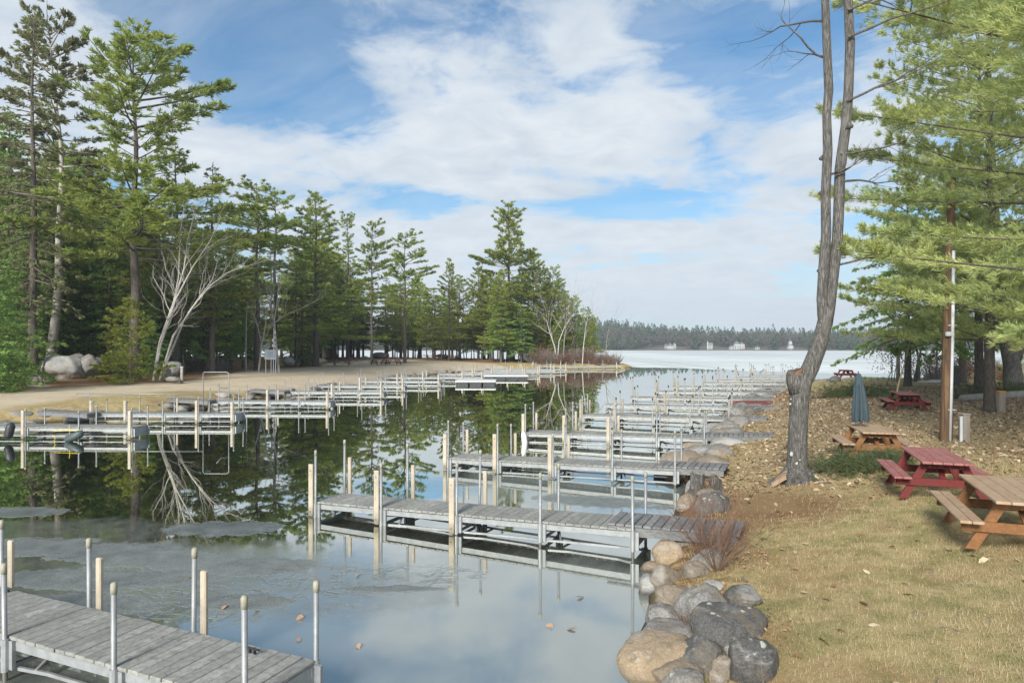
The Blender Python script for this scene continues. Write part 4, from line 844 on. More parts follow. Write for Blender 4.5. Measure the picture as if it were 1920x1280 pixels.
for i, (px, py, hw, hh, Yo, mk, lb, ang) in enumerate(NB):
    g = ground(px, py+hh*.45); Y = g.y; r_ = hw*Y/F; p = at(px, py, Y+r_*.25); p.z = max(p.z, g.z+.02); rock(p, (r_*1.16, r_*1.02, hh*Y/F*1.18), mk, lb, 100+i, rz=i*1.1 % .7-.35, ang=ang+.3, group='boulders of the right bank', rx=.15)
def along(poly, s):
    acc = 0
    for i in range(len(poly)-1):
        a, b = Vector(poly[i]), Vector(poly[i+1]); l = (b-a).length
        if acc+l >= s: t = (s-acc)/l; p = a.lerp(b, t); d = (b-a).normalized(); return p, Vector((-d.y, d.x))
        acc += l
    return Vector(poly[-1]), Vector((0, 1))
rd = random.Random(77); poly = RS[6:16]; s = 3.2; k = 0
RK = ['rock1', 'rock1', 'rock2', 'rock4', 'rock5', 'rock1']
RN = {'rock1': 'grey granite', 'rock2': 'dark', 'rock4': 'brown-grey', 'rock5': 'pale', 'rock3': 'tan'}
def bank_seg(y):
    ys = [e[1][1] for e in ends]; i = sum(1 for q in ys if q < y)
    return 'between its %s and %s gangways' % (ORD[max(i-1, 0)].replace('nearest', 'first'), ORD[i]) if 0 < i < len(ys) else 'at the far end beyond the last docks' if i else 'before the first gangway'
def left_seg(s):
    return next((t for m_, t in ((10, 'behind the first dock at the left edge'), (17, 'under the first gangway at left'), (24, 'behind the dock with the pipe arch'), (32, 'behind the third dock'), (42, 'behind the fourth and fifth docks'), (54, 'below the sand behind the sixth dock'), (66, 'behind the two white floats'), (82, 'in front of the nearest red tables'), (200, 'along the peninsula brush')) if s < m_))
while s < 62:
    p, n_ = along(poly, s); off = rd.uniform(-.5, .7); r = rd.uniform(.28, .62)*(1 if s > 8 else .8); x, y = p.x-n_.x*off, p.y-n_.y*off
    if not (y < 17.5 and True):
        rock((x, y, max(.02, H(x, y)*.6)+r*.12), (r*rd.uniform(.9, 1.5), r, r*rd.uniform(.55, .8)), mk_ := rd.choice(RK), '%s boulder on the right bank, %s' % (RN[mk_], bank_seg(y)), 500+k, rz=rd.uniform(-.8, .8), group='boulders of the right bank', ang=.4, sub=3); k += 1
    s += rd.uniform(.28, .62)
poly = LS[2:17]; s = 1.; k = 0
while s < 105:
    p, n_ = along(poly, s); off = rd.uniform(-.6, .9); big = 12 < s < 42; r = rd.uniform(.2, .45) if big else rd.uniform(.2, .4); x, y = p.x+n_.x*off, p.y+n_.y*off
    if s < 100: rock((x, y, max(.0, H(x, y)*.7)+r*.1), (r*rd.uniform(1, 1.9), r, r*rd.uniform(.45, .7)), mk_ := rd.choice(('rock1', 'rock5', 'rock2', 'rock4', 'rock4', 'rock2')), '%s rock at the left waterline %s' % (RN[mk_], left_seg(s)), 700+k, rz=rd.uniform(-.5, .5), group='rocks of the left bank', ang=.55, sub=3)
    k += 1; s += rd.uniform(.35, .8) if s < 60 else rd.uniform(.8, 2)
for i, (px, py, hw, hh, Y, mk, lb, ang) in enumerate(((118, 690, 38, 23, 50, 'rock5', 'large pale rounded boulder under the left trees', .25), (167, 688, 21, 21, 51, 'rock1', 'tall split boulder right of the large pale one', .4), (143, 676, 14, 12, 54, 'rock1', 'smaller shaded boulder behind the two big ones', .3), (184, 680, 7, 10, 53, 'rock1', 'narrow stone against the tall split boulder', .3), (325, 691, 15, 12, 50.5, 'rock5', 'angular grey boulder near the small white-capped post', .7), (312, 702, 10, 13, 49, 'rock1', 'long tilted stone in front of the angular boulder', .6), (325, 711, 14, 5, 47, 'rock1', 'flat slab stone at the foot of the tilted stone', .6), (75, 724, 20, 4, 43, 'rock5', 'flat pale rock beside the dirt track at far left', .4), (229, 716, 11, 4, 46, 'rock5', 'small flat pale stone on the duff', .4),
        (603, 677, 10, 6, 95, 'rock1', 'grey boulder behind the nearest red table', .4), (540, 678, 13, 7, 74, 'rock1', 'mossy boulder right of the signboard', .3), (830, 668, 12, 4, 128, 'rock2', 'dark rock among the peninsula trunks', .4), (713, 667, 16, 6, 118, 'rock2', 'wide dark rock between two bare trunks', .3), (682, 672, 10, 4, 112, 'rock1', 'low grey rock behind the sand near the red tables', .3))):
    p = at(px, py, Y+hw*Y/F*.5); rock(p, (hw*Y/F*1.05, hw*Y/F*.8, hh*Y/F*1.15), mk, lb, 900+i, rz=.2, ang=ang, group='boulders under the left trees', sub=4)
# stumps
def stump(loc, r, h, label, seed, forks=1):
    rdd = random.Random(seed); t = empty('tree_stump', loc, 0, label, 'stump'); Vb = []; n_ = 26; hs = [-.3, 0, .25, .6, .9, 1.0]
    for i, q in enumerate(hs):
        for j in range(n_):
            a = 6.283*j/n_; fl = 1+.55*max(0, .45-q)*(1+.7*math.sin(a*4+seed)); rr = r*fl*(1+.10*math.sin(a*7+seed)+.06*math.sin(a*13)); top = h*q*(1+(.16*math.sin(a*2+seed)+.08*math.sin(a*9)) *(i >= 4))
            Vb.append((rr*math.cos(a), rr*math.sin(a), top if q >= 0 else -.3))
    Fb = [(i*n_+j, i*n_+(j+1) % n_, (i+1)*n_+(j+1) % n_, (i+1)*n_+j) for i in range(len(hs)-1) for j in range(n_)]; Fb.append(tuple(range((len(hs)-1)*n_, len(hs)*n_)))
    B = MB(); B.add(Vb, Fb); B.build('bark', M['bark_grey'], t)
    for k in range(4): a = rdd.uniform(0, 6.28); T = MB(); T.tube([(r*.8*math.cos(a), r*.8*math.sin(a), .12), (r*1.6*math.cos(a), r*1.6*math.sin(a), .02), (r*2.3*math.cos(a+.2), r*2.3*math.sin(a+.2), -.1)], [.07, .05, .03], 7); T.build('root', M['bark_grey'], t, True)
p = ground(1318, 925); stump(p+Vector((-.12, 0, -.05)), .15, .42, 'grey weathered tree stump with roots beneath the second gangway', 3)
p = ground(1338, 925); stump(p+Vector((.06, .1, -.05)), .13, .36, 'smaller half of the grey split stump beneath the second gangway', 5)
B = MB(); b = at(72, 698, 47); b.z = H(b.x, b.y); 
B.tube([(0, 0, -.1), (-.15, 0, .5), (-.3, 0, 1.0)], [.22, .16, .10], 8); B.tube([(.3, 0, .0), (.1, 0, .45), (-.2, .1, .7)], [.15, .12, .1], 8); B.tube([(.2, 0, .1), (.7, 0, .0), (1.1, 0, .05)], [.12, .08, .03], 7); B.tube([(0, 0, .1), (-.5, -.1, .05), (-.6, 0, -.1)], [.1, .06, .03], 7)
tag(B.build('tree_stump', M['bark_pale'], None, True, loc=b), 'bleached uprooted stump left of the large pale boulder', 'stump')
# ------------------------------------------------------------------ picnic tables
def picnic(loc, rz, label, top='redwood', side='redside', L=1.95, Wt=.78, Ht=.70, hole=False, sc=1):
    t = empty('picnic_table', loc, rz, label, 'picnic table', 'picnic tables'); t.scale = (sc, sc, sc)
    T = MB(); nb = 5; bw = Wt/nb
    for i in range(nb): T.box((0, -Wt/2+(i+.5)*bw, Ht-.02), (L, bw-.006, .04), bev=.008)
    T.build('tabletop', M[top], t)
    hs = .42; yo = .68
    for sg in (-1, 1):
        S = MB()
        for k in range(2): S.box((0, sg*(yo+(k-.5)*.14), hs-.02), (L, .134, .04), bev=.008)
        S.build('seat', M[top], t)
    for x in (-L*.36, L*.36) if L < 1.5 else (-L*.36, L*.36):
        for sg in (-1, 1):
            G = MB(); y0, y1 = sg*.27, sg*.64; w2 = .07
            pts = []
            for (y, z) in ((y0-w2, Ht-.04), (y0+w2, Ht-.04), (y1+w2*1.0, 0), (y1-w2*1.0, 0)): pts += [(x-.02, y, z), (x+.02, y, z)]
            G.add(pts, [(0, 2, 4, 6), (1, 7, 5, 3), (0, 1, 3, 2), (2, 3, 5, 4), (4, 5, 7, 6), (6, 7, 1, 0)]); G.build('leg', M[side], t)
        Bm = MB(); Bm.box((x+.043*(1 if x > 0 else -1), 0, hs-.11), (.04, 1.52, .135), bev=.006); Bm.box((x+.043*(1 if x > 0 else -1), 0, Ht-.09), (.04, Wt-.06, .09)); Bm.build('crossbeam', M[side], t)
        Br = MB(); Br.bar((x*.95, 0, hs-.08), (x*.25, 0, Ht-.06), .09, .04); Br.build('brace', M[side], t)
    return t
def table_at(p, d, **k): x, y = p; return picnic((x, y, H(x, y)-.01), math.atan2(d[1], d[0]), **k)
table_at((6.92, 9.45), (.37, .93), label='large honey-brown picnic table cut by the right edge, closest to the camera', top='brown', side='brownside', L=2.0, Wt=.86)
table_at((7.80, 12.6), (.34, .94), label='faded red picnic table between the two brown ones', L=1.95)
table_at((8.80, 16.7), (.26, .96), label='brown picnic table with the closed blue-grey umbrella', top='brown', side='brownside', L=1.8)
table_at((16.0, 27.8), (.33, .94), label='dark red picnic table with a slender leaning pole through its top', L=2.1)
table_at(tuple(at(1586, 702, 58))[:2], (.2, 1), label='small far red picnic table right behind the forked tree trunk', L=1.8)
for i, (px, py, Y, a, lb) in enumerate(((641, 687, 85, 0.1, 'nearest red picnic table on the sand, seen side on, left of the pair'), (711, 684, 92, .9, 'left red-brown picnic table of the pair on the sand'), (737, 682, 93, .7, 'right red-brown picnic table of the pair on the sand'), (730, 674, 106, .1, 'long dark red picnic table behind the pair'), (657, 677, 104, .2, 'low red picnic table behind a bare trunk left of the pair'), (812, 674, 118, .2, 'red picnic table in the shade of the grove left of the lamp post'), (792, 671, 128, .3, 'dark small picnic table deep in the grove'), (848, 673, 120, .6, 'dark picnic table just left of the lamp post'), (474, 664, 110, .1, 'dark picnic table glimpsed behind the signboard'))):
    x = (px-960)*Y/F; o = picnic((x, Y, H(x, Y)-.01), a, label=lb, L=2.4, sc=1.0)
# ------------------------------------------------------------------ umbrella
p = Vector((8.72, 17.0, 0)); p.z = H(p.x, p.y); t = empty('closed_umbrella', p, 0, 'closed blue-grey umbrella standing in the brown picnic table', 'umbrella'); t.rotation_euler = (0, -.045, 0); t.scale = (.76, .76, 1)
T = MB(); T.tube([(0, 0, 0), (0, 0, 2.05)], .018, 8); T.build('pole', M['brown'], t)
def folds(prof_, nf, amp, name, k):
    Vb = []; n_ = 64
    for i, (z, r) in enumerate(prof_):
        for j in range(n_):
            a = 6.283*j/n_; f = abs(math.sin(a*nf/2+.25*math.sin(z*3))); rr = r*(1-amp+amp*f**.7*1.35); dz_ = -.10*f*(i < 2)
            Vb.append((rr*math.cos(a+.10*z), rr*math.sin(a+.10*z), z+dz_))
    m2 = len(prof_); Fb = [(i*n_+j, i*n_+(j+1) % n_, (i+1)*n_+(j+1) % n_, (i+1)*n_+j) for i in range(m2-1) for j in range(n_)]; Fb.append(tuple(range((m2-1)*n_, m2*n_)))
    B = MB(); B.add(Vb, Fb); return B.build(name, M['umb'], t, True)
folds([(.92, .21), (.98, .235), (1.1, .235), (1.3, .205), (1.55, .17), (1.75, .14), (1.88, .115)], 8, .42, 'canopy', 1)
folds([(1.80, .165), (1.86, .15), (1.95, .10), (2.03, .05)], 8, .25, 'vent', 2)
B = MB(); B.tube([(0, 0, 2.03), (0, 0, 2.09)], .02, 8); B.build('finial', M['umb'], t)
# leaning pole on the far red table, wires
T = MB(); q0 = at(1680, 742, 28.2); T.tube([q0+Vector((0, 0, -.7)), at(1683, 728, 28.2), at(1690, 700, 28.4), at(1696, 682, 28.6)], [.035, .035, .03, .02], 7); T.tube([at(1696, 682, 28.6), at(1708, 630, 29), at(1725, 560, 30)], .010, 4)
tag(T.build('leaning_pole', M['hay'], None, True), 'slender pale pole leaning out of the far dark red table', 'pole')
# ------------------------------------------------------------------ utility pole, posts
b = ground(1776, 826); Yb = b.y; t = empty('utility_pole', b, 0, 'brown wooden utility pole with a pale conduit on its right side', 'utility pole'); b0 = Vector(b)
T = MB(); T.tube([(0, 0, -.3)]+[at(px, py, Yb)-b0 for px, py in ((1774, 828), (1777, 640), (1780, 480), (1785, 335))], [.165, .165, .14, .115, .095], 16); T.build('pole', M['polewood'], t, True)
T = MB(); T.tube([at(px, py, Yb-.14)-b0 for px, py in ((1781, 828), (1786, 640), (1788, 470))], .042, 8)
for py in (610, 768): T.tube([at(1783, py, Yb-.14)-b0+Vector((-.08, 0, 0)), at(1783, py, Yb-.14)-b0+Vector((.14, -.02, 0))], .015, 5)
T.build('conduit', M['conduit'], t, True)
T = MB(); T.box(at(1779, 626, Yb-.19)-b0, (.15, .08, .12), bev=.01); T.build('junction_box', M['conduit'], t)
T = MB()
for (a1, b1) in (((1785, 340, 0), (1935, 318, -3)), ((1785, 345, 0), (1960, 290, -4))):
    A, B = at(a1[0], a1[1], Yb), at(b1[0], b1[1], Yb+b1[2]); T.tube([A.lerp(B, q/6)+Vector((0, 0, -.25*4*(q/6)*(1-q/6))) for q in range(7)], .009, 4)
T.build('wire', M['black'], t)
def post(px, py, h, w_, label, mk='post', capc=None, pipe=False, Y=None):
    b = ground(px, py) if Y is None else at(px, py, Y); t = empty('post', b, .1, label, 'post', 'short posts'); B = MB(); B.box((0, 0, h/2-.1), (w_, w_, h+.2), bev=.01); B.build('shaft', M[mk], t)
    if capc: B = MB(); B.box((0, 0, h+.02), (w_*1.15, w_*1.15, .05), bev=.01); B.build('cap', M[capc], t)
    if pipe: T = MB(); T.tube([(-w_*.5-.04, -.06, -.1), (-w_*.5-.04, -.06, h*.95)], .04, 8); T.tube([(-w_*.5-.07, -.06, h*.62), (w_*.5, -.06, h*.62)], .012, 5); T.build('conduit', M['conduit'], t)
    return t
post(1808, 827, .72, .20, 'short square weathered post with a pipe, just right of the utility pole', capc='post', pipe=True)
post(1875, 772, .78, .26, 'short grey post with an orange painted top', capc='orange')
post(1792, 724, 1.3, .30, 'stubby dark post seen behind the utility pole', 'bark_grey')
T = MB(); b = ground(1684, 716); T.tube([(0, 0, -.2), at(1684, 650, b.y)-b, at(1684, 604, b.y)-b], [.14, .12, .10], 10); T.tube([at(1684, 606, b.y)-b, at(1676, 601, b.y)-b], .04, 6); tag(T.build('utility_pole', M['bark_pale'], None, True, loc=b), 'slim grey pole by the lake behind the umbrella', 'utility pole')
# lamp post, sign, small post, white gate on the left
b = at(863, 676, 112); b.z = H(b.x, b.y); t = empty('lamp_post', b, 0, 'tall dark lamp post with a pale lamp on the peninsula', 'lamp post'); T = MB(); T.tube([(0, 0, -.2), (0, 0, 6.3)], .09, 8); T.build('pole', M['black'], t, True); B = MB(); B.tube([(0, 0, 6.2), (.05, 0, 6.35), (0, 0, 6.75), (0, 0, 6.9)], [.12, .26, .22, .05], 10); B.build('lamp_head', M['white'], t, True)
b = at(508, 690, 64.5); b.z = H(b.x, b.y); t = empty('signboard', b, 0, 'grey notice board on thin legs in front of the pale crooked tree', 'signboard')
B = MB(); B.box((-.05, 0, 1.75), (1.1, .06, .95), bev=.01); B.build('panel', M['signface'], t); B = MB(); B.box((-.05, -.036, 1.75), (.5, .012, .6)); B.box((.33, -.036, 1.6), (.12, .012, .35)); B.build('printed_map', M['signblue'], t)
for x in (-.5, .0, .22, .42): B = MB(); B.box((x, .05, .55), (.06, .05, 1.6)); B.build('leg', M['signface'], t)
T = MB(); T.tube([(.22, .09, 0), (.22, .09, 4.2)], .035, 6); T.build('mast', M['conduit'], t)
for (x, z, w_, h_) in ((.36, 3.9, .12, .34), (.36, 3.35, .12, .2), (.14, 3.1, .12, .3), (.36, 2.9, .1, .12), (.14, 2.6, .12, .24), (.36, 2.55, .1, .2)): B = MB(); B.box((x, .08, z), (w_, .04, h_)); B.build('name_board', M['white'], t)
post(341, 715, 1.0, .16, 'small wooden post with a white cap beside the angular boulder', 'bark_pale', capc='white', Y=48)
b = at(410, 684, 78); b.z = H(b.x, b.y); t = empty('gate', b, 0, 'pale metal gate seen between trunks behind the leaning birches', 'gate'); B = MB(); 
for z in (.35, .9, 1.5): B.box((0, 0, z), (4.2, .05, .06))
B.build('rails', M['signface'], t); B = MB()
for k in range(15): B.box((-2.1+k*.3, 0, .75), (.035, .04, 1.5))
B.build('bars', M['signface'], t)
# ------------------------------------------------------------------ houses across the lake
def gable(B, x0, x1, y0, y1, z0, z1, zr, along_x=True):
    B.hexa([(x0, y0, z0), (x1, y0, z0), (x1, y1, z0), (x0, y1, z0), (x0, y0, z1), (x1, y0, z1), (x1, y1, z1), (x0, y1, z1)])
def roof(B, x0, x1, y0, y1, z1, zr, axis_x, e=.4):
    if axis_x: ym = (y0+y1)/2; B.add([(x0-e, y0-e, z1-.1), (x1+e, y0-e, z1-.1), (x1+e, y1+e, z1-.1), (x0-e, y1+e, z1-.1), (x0-e, ym, zr), (x1+e, ym, zr)], [(0, 1, 5, 4), (2, 3, 4, 5), (0, 4, 3), (1, 2, 5), (3, 2, 1, 0)])
    else: xm = (x0+x1)/2; B.add([(x0-e, y0-e, z1-.1), (x1+e, y0-e, z1-.1), (x1+e, y1+e, z1-.1), (x0-e, y1+e, z1-.1), (xm, y0-e, zr), (xm, y1+e, zr)], [(0, 4, 5, 3), (1, 2, 5, 4), (0, 1, 4), (2, 3, 5), (3, 2, 1, 0)])
def house(px, wid, kind, label, Y=503):
    x = (px-960)*Y/F; yy = Y+8*math.sin(x*.018)+4*math.sin(x*.05+1)-1; t = empty('lakeside_house', (x, yy, float(hillz(np.array(x), np.array(yy)))-.2), 0, label, 'house', 'houses across the lake'); t.scale = (.48, .48, .56)
    blk = {'two': [(-5, 5, 0, 6, 0, 4.5, 8.6, 0), (5, 9, 1, 7, 0, 6.5, 9.5, 0), (-8.5, -5, 1, 6, 0, 5.5, 7.8, 0)], 'tall': [(-3.5, 3.5, 0, 6, 0, 6.2, 9.2, 1), (-5.2, -3.8, 1, 2.4, 0, 11, 11.4, 1)], 'wide': [(-13, -6, 1, 7, 0, 3.4, 6, 0), (-6, 2, 0, 7, 0, 7.2, 11.4, 0), (2, 10, 1, 7, 0, 7, 10, 0)], 'low': [(-3, 3, 0, 5, 0, 2.8, 4.6, 0)], 'tower': [(-3.6, 3.6, 0, 7, 0, 5.2, 6.2, 1), (-2, 2, 1, 6, 5.2, 10.5, 13, 0)]}[kind]
    Wl, Rf = MB(), MB()
    for (x0, x1, y0, y1, z0, z1, zr, ax) in blk:
        Wl.hexa([(x0, y0, z0), (x1, y0, z0), (x1, y1, z0), (x0, y1, z0), (x0, y0, z1), (x1, y0, z1), (x1, y1, z1), (x0, y1, z1)])
        if not ax: xm = (x0+x1)/2; Wl.add([(x0, y0+.01, z1), (x1, y0+.01, z1), (xm, y0+.01, zr-.3), (x0, y0+.3, z1), (x1, y0+.3, z1), (xm, y0+.3, zr-.3)], [(0, 1, 2), (5, 4, 3), (0, 2, 5, 3), (1, 4, 5, 2)])
        roof(Rf, x0, x1, y0+(.35 if not ax else 0), y1, z1, zr, bool(ax), .35)
    Wl.build('walls', M['housew'], t); Rf.build('roof', M['roof'], t)
    for (x0, x1, y0, y1, z0, z1, zr, ax) in blk:
        if x1-x0 < 2: continue
        nw = max(2, int((x1-x0)/2.1))
        for fl in range(int((z1-z0)/2.7)):
            for k in range(nw): B = MB(); B.box((x0+(k+.5)*(x1-x0)/nw, y0-.03, z0+1.6+fl*2.8), (1.35, .08, 1.6)); B.build('window', M['window'], t)
HL = ['white cottage with three gables, leftmost across the lake', 'small white house with a tall chimney across the lake', 'largest white house with stepped gables across the lake', 'tiny white boathouse right of the largest house', 'tower-like white house on dark base, rightmost across the lake']
for h_, lb in zip(HOUSES, HL): house(h_[0], h_[2], h_[3], lb)
# ------------------------------------------------------------------ right bank: forked tree
Yt = ground(1494, 902).y; b = at(1494, 902, Yt); b.z = H(b.x, b.y)-.08
t = empty('forked_tree', b, 0, 'big grey forked tree leaning over the lawn, with a broken stub and lichen spots', 'tree')
def TP(L, dy=0): return [at(px, py, Yt+dy*i/len(L))-b for i, (px, py) in enumerate(L)]
T = MB(); rdd = random.Random(9)
main = [(1495, 893), (1494, 862), (1496, 810), (1498, 765), (1500, 730), (1503, 700)]
T.tube([Vector((0, 0, -.3)), Vector((0, 0, .04)), Vector((.01, 0, .14))]+TP(main), [0.432, 0.376, 0.305, 0.246, 0.211, 0.199, 0.197, 0.211, 0.179], 20)
T.tube(TP([(1500, 745), (1506, 715), (1520, 688), (1533, 655), (1542, 625), (1547, 600), (1551, 575)]), [.18, .185, .18, .17, .165, .15, .14], 18)
T.tube(TP([(1545, 625), (1543, 590), (1541, 560), (1544, 506), (1549, 439), (1548, 366), (1552, 281), (1550, 214), (1554, 169), (1551, 101), (1547, 0), (1540, -110), (1528, -230)], -.3), [.10, .115, .11, .108, .104, .10, .098, .09, .093, .086, .08, .065, .035], 14)
T.tube(TP([(1547, 610), (1554, 575), (1561, 523), (1570, 450), (1573, 382), (1575, 315), (1586, 236), (1591, 169), (1594, 84), (1590, 0), (1583, -120), (1590, -260)], .2), [.15, .135, .12, .112, .112, .11, .108, .10, .10, .09, .075, .04], 14)
T.tube(TP([(1497, 735), (1490, 712), (1487, 700), (1486, 693)]), [.20, .185, .15, .10], 14)
for (px, py, dx_) in ((1497, 775, 1), (1545, 505, -1), (1548, 360, -1), (1573, 455, 1), (1549, 295, -1), (1588, 235, 1)): T.tube([at(px, py, Yt)-b, at(px+12*dx_, py+3, Yt-.05)-b], [.10, .03], 10)
for k in range(7): a = k*.9+.3; T.tube([(.15*math.cos(a), .15*math.sin(a), .32), (.34*math.cos(a), .34*math.sin(a), .10), (.60*math.cos(a+.1), .60*math.sin(a+.1), .0), (.95*math.cos(a+.2), .95*math.sin(a+.2), -.10)], [.13, .10, .055, .02], 8, False)
tk = T.build('trunk', M['bark_grey'], t, True)
T = MB()
for (px, py, L_, dx_, up) in ((1575, 290, 1.2, 1, .1), (1588, 190, 1.4, 1, .3), (1590, 70, 1.8, 1, .5), (1551, 110, 1.0, -1, .5), (1590, 20, 1.5, 1, .6), (1574, 340, .8, 1, 0), (1550, 330, .5, 1, .3), (1546, 40, 1.2, -1, .6), (1560, 500, .7, 1, .2)):
    T = MB(); branchy(T, at(px, py, Yt)-b, Vector((dx_, rdd.uniform(-.6, .6), up)).normalized(), L_, .03, 3, rdd, .1, .7, (2, 3), .6, 5); T.build('limb', M['bark_grey'], t, True)
B = MB(); Vb = []; 
B.add([at(px, py, Yt+dy)-b for px, py, dy in ((1478, 702, -.12), (1492, 694, -.14), (1506, 690, -.10), (1500, 704, -.18), (1478, 702, .12), (1492, 690, .14), (1506, 689, .10))], [(0, 3, 2, 1), (0, 1, 5, 4), (1, 2, 6, 5)])
B.build('broken_stub', M['redtwig'], t)
m, N = mat('lichen'); finish(N, (.34, .365, .31), .95, 0, N.noise(OC(N), 30, 4), .5); M['lichen'] = m
def lich(px, py, s, Yy, seed):
    me = rock_mesh(seed, (s*.8, .005, s*.85), 1, .5, 3); me.name = 'lichen_patch'; me.materials.append(M['lichen']); o = link('lichen_patch', me, t, at(px, py, Yy)-b)
for i, (px, py, s) in enumerate(((1484, 851, .055), (1494, 868, .04), (1491, 886, .06), (1513, 880, .03), (1500, 862, .02), (1482, 757, .03), (1483, 748, .02))): lich(px, py, s, Yt-math.sqrt(max(.001, .222**2-((px-1496)*Yt/F)**2)), 30+i)
# split orange wood at the foot and the cut bough lying beside it
B = MB(); 
for k in range(4): B.bar(ground(1448, 906+k*3)+Vector((0, 0, .03)), at(1474, 884+k*4, Yt-.35)+Vector((0, 0, 0)), .035, .03)
tag(B.build('split_wood', M['brown'], None), 'freshly split orange wood leaning at the left foot of the forked tree', 'wood')
def bough(pa, pb, r, label, seed, spread=.7, n_=260, kk=('cut', 'bark_grey'), hgt=.35, name='fallen_bough'):
    rng = np.random.default_rng(seed); t = empty(name, pa, 0, label, 'branch', 'boughs on the lawn'); v = pb-pa; T = MB(); T.tube([Vector((0, 0, .05)), v*.3+Vector((0, 0, .10)), v*.65+Vector((0, .1, .09)), v+Vector((0, 0, .05))], [r, r*.85, r*.6, r*.3], 8); T.build('limb', M[kk[1]], t, True)
    u = rng.uniform(.25, 1.12, n_); P = np.array(v)[None]*u[:, None]+rng.normal(0, 1, (n_, 3))*[spread*.45, spread*.6, 0]; P[:, 2] = np.abs(rng.normal(0, hgt*.4, n_))+.02
    for i in range(n_): P[i, 2] += H(pa.x+P[i, 0], pa.y+P[i, 1])-pa.z
    D = rng.normal(size=(n_, 3))*[1, 1, .4]+[0, 0, .25]; D /= np.linalg.norm(D, axis=1)[:, None]
    Vv, Ff = blades(P, D, .26, .012, 16, rng, .9); link('needles', mesh_np('needles', Vv, Ff, M[kk[0]]), t)
bough(ground(1515, 890), ground(1668, 876), .045, 'cut bough with green needles lying right of the forked tree', 1, .55, 420)
bough(ground(1520, 748), ground(1640, 742), .03, 'low green bough heap between the forked tree and the umbrella', 2, 1.1, 560, hgt=.75)
bough(ground(1780, 748), ground(1935, 738), .16, 'long fallen log with green needles behind the short orange-topped post', 3, 1.4, 620, hgt=.7)
bough(ground(1640, 738), ground(1700, 760), .03, 'green bough lying left of the far dark red table', 4, .7, 200, hgt=.5)
T = MB(); p0, p1 = ground(1795, 752), ground(1935, 744); T.tube([p0+Vector((0, -.3, .15)), p0.lerp(p1, .5)+Vector((0, -.3, .17)), p1+Vector((0, -.3, .18))], [.16, .2, .22], 12); tag(T.build('fallen_log', M['bark_pale'], None, True), 'pale fallen log on the lawn behind the short posts', 'log')
B = MB(); p = ground(1742, 718); B.box(p+Vector((0, 0, .08)), (1.6, .3, .12), rz=.1, bev=.03); B.box(p+Vector((1.5, .8, .12)), (1.9, .3, .14), rz=-.05, bev=.03); tag(B.build('white_boards', M['white'], None), 'white boards lying on the grass before the lakeside brush', 'boards')
rock(ground(1757, 712)+Vector((0, .3, .1)), (.9, .6, .55), 'rock5', 'pale boulder behind the white boards', 951, group='boulders of the right bank')
rock(ground(1568, 716)+Vector((0, 0, .1)), (.5, .4, .4), 'rock2', 'dark rounded rock by the small far red table', 952, group='boulders of the right bank')
# twiggy bush on the near bank and smaller plants
p = Vector((3.05, 10.35, 0)); p.z = max(H(p.x, p.y), .1)
shrub('shrub', p, .9, .95, 75, 'reddish leafless twiggy bush spreading over the near rocks beside the dock', 400, 'redtwig', None, .0042, 3)
p = ground(1345, 1070); shrub('shrub', p, .25, .85, 34, 'thin upright twigs right behind the reddish bush', 401, 'redtwig', None, .006, 2)
shrub('shrub', (2.05, 7.9, .15), .15, .32, 40, 'small tuft of dry brown stems beside the tan boulder', 402, 'redtwig', None, .004, 1)
shrub('shrub', (4.1, 15.0, .1), .3, .7, 26, 'bare twigs at the shore end of the second boarded dock', 403, 'redtwig', None, .006, 2)
for i, (px, py, L_, n_, lb) in enumerate(((1345, 867, .34, 90, 'tuft of dry pale grass among rocks by the third gangway'), (1230+110, 905, .2, 30, 'small dry grass tuft beside the tree stump'), (1456, 770, .3, 70, 'green-brown grass tuft on the bank left of the forked tree'), (1500, 700+40, .4, 60, 'grass tuft just beyond the forked tree'))):
    p = ground(px, py); shrub('grass_tuft', p, .3, L_, n_, lb, 410+i, 'hay', None, .006, 0, 'grass tuft')
# fallen oak leaves and grass on the lawn
rng = np.random.default_rng(8)
def scatter(n_, xr, yr, keep):
    X = rng.uniform(*xr, n_); Y = yr[0]+(yr[1]-yr[0])*rng.random(n_)**1.25; d = sdist(RS, X, Y); k = keep(X, Y, d); X, Y = X[k], Y[k]; return X, Y, height(X, Y)
def leafmesh(name, X, Y, Z, smin, smax, mt):
    n_ = len(X); s = rng.uniform(smin, smax, n_)[:, None]; a = rng.uniform(0, 6.28, n_); tl = rng.normal(0, .35, (n_, 2))
    d1 = np.stack([np.cos(a), np.sin(a), tl[:, 0]], 1); d2 = np.stack([-np.sin(a), np.cos(a), tl[:, 1]], 1); P = np.stack([X, Y, Z+.015], 1); up = np.array([[0, 0, 1.]])
    c = rng.uniform(.05, .35, (n_, 1))
    V = np.stack([P-d1*s, P-d1*s*.2-d2*s*.45+up*s*c, P+d1*s*.6-d2*s*.3+up*s*c, P+d1*s, P+d1*s*.35+d2*s*.5+up*s*c, P-d1*s*.4+d2*s*.35+up*s*c], 1).reshape(-1, 3)
    return mesh_np(name, V, np.arange(n_*6).reshape(-1, 6), mt)
m, N = mat('dry_leaf'); isl = N.n('ShaderNodeNewGeometry').outputs['Random Per Island']
rp = N.n('ShaderNodeValToRGB', [isl]); cr_ = rp.color_ramp; cr_.elements[0].color = (.24, .13, .06, 1); cr_.elements[1].color = (.50, .40, .28, 1)
for ps, cl in ((.3, (.30, .20, .11, 1)), (.6, (.43, .33, .21, 1)), (.85, (.50, .40, .27, 1))): e_ = cr_.elements.new(ps); e_.color = cl
finish(N, rp.outputs[0], .8, trans=.15); M['leafm'] = m
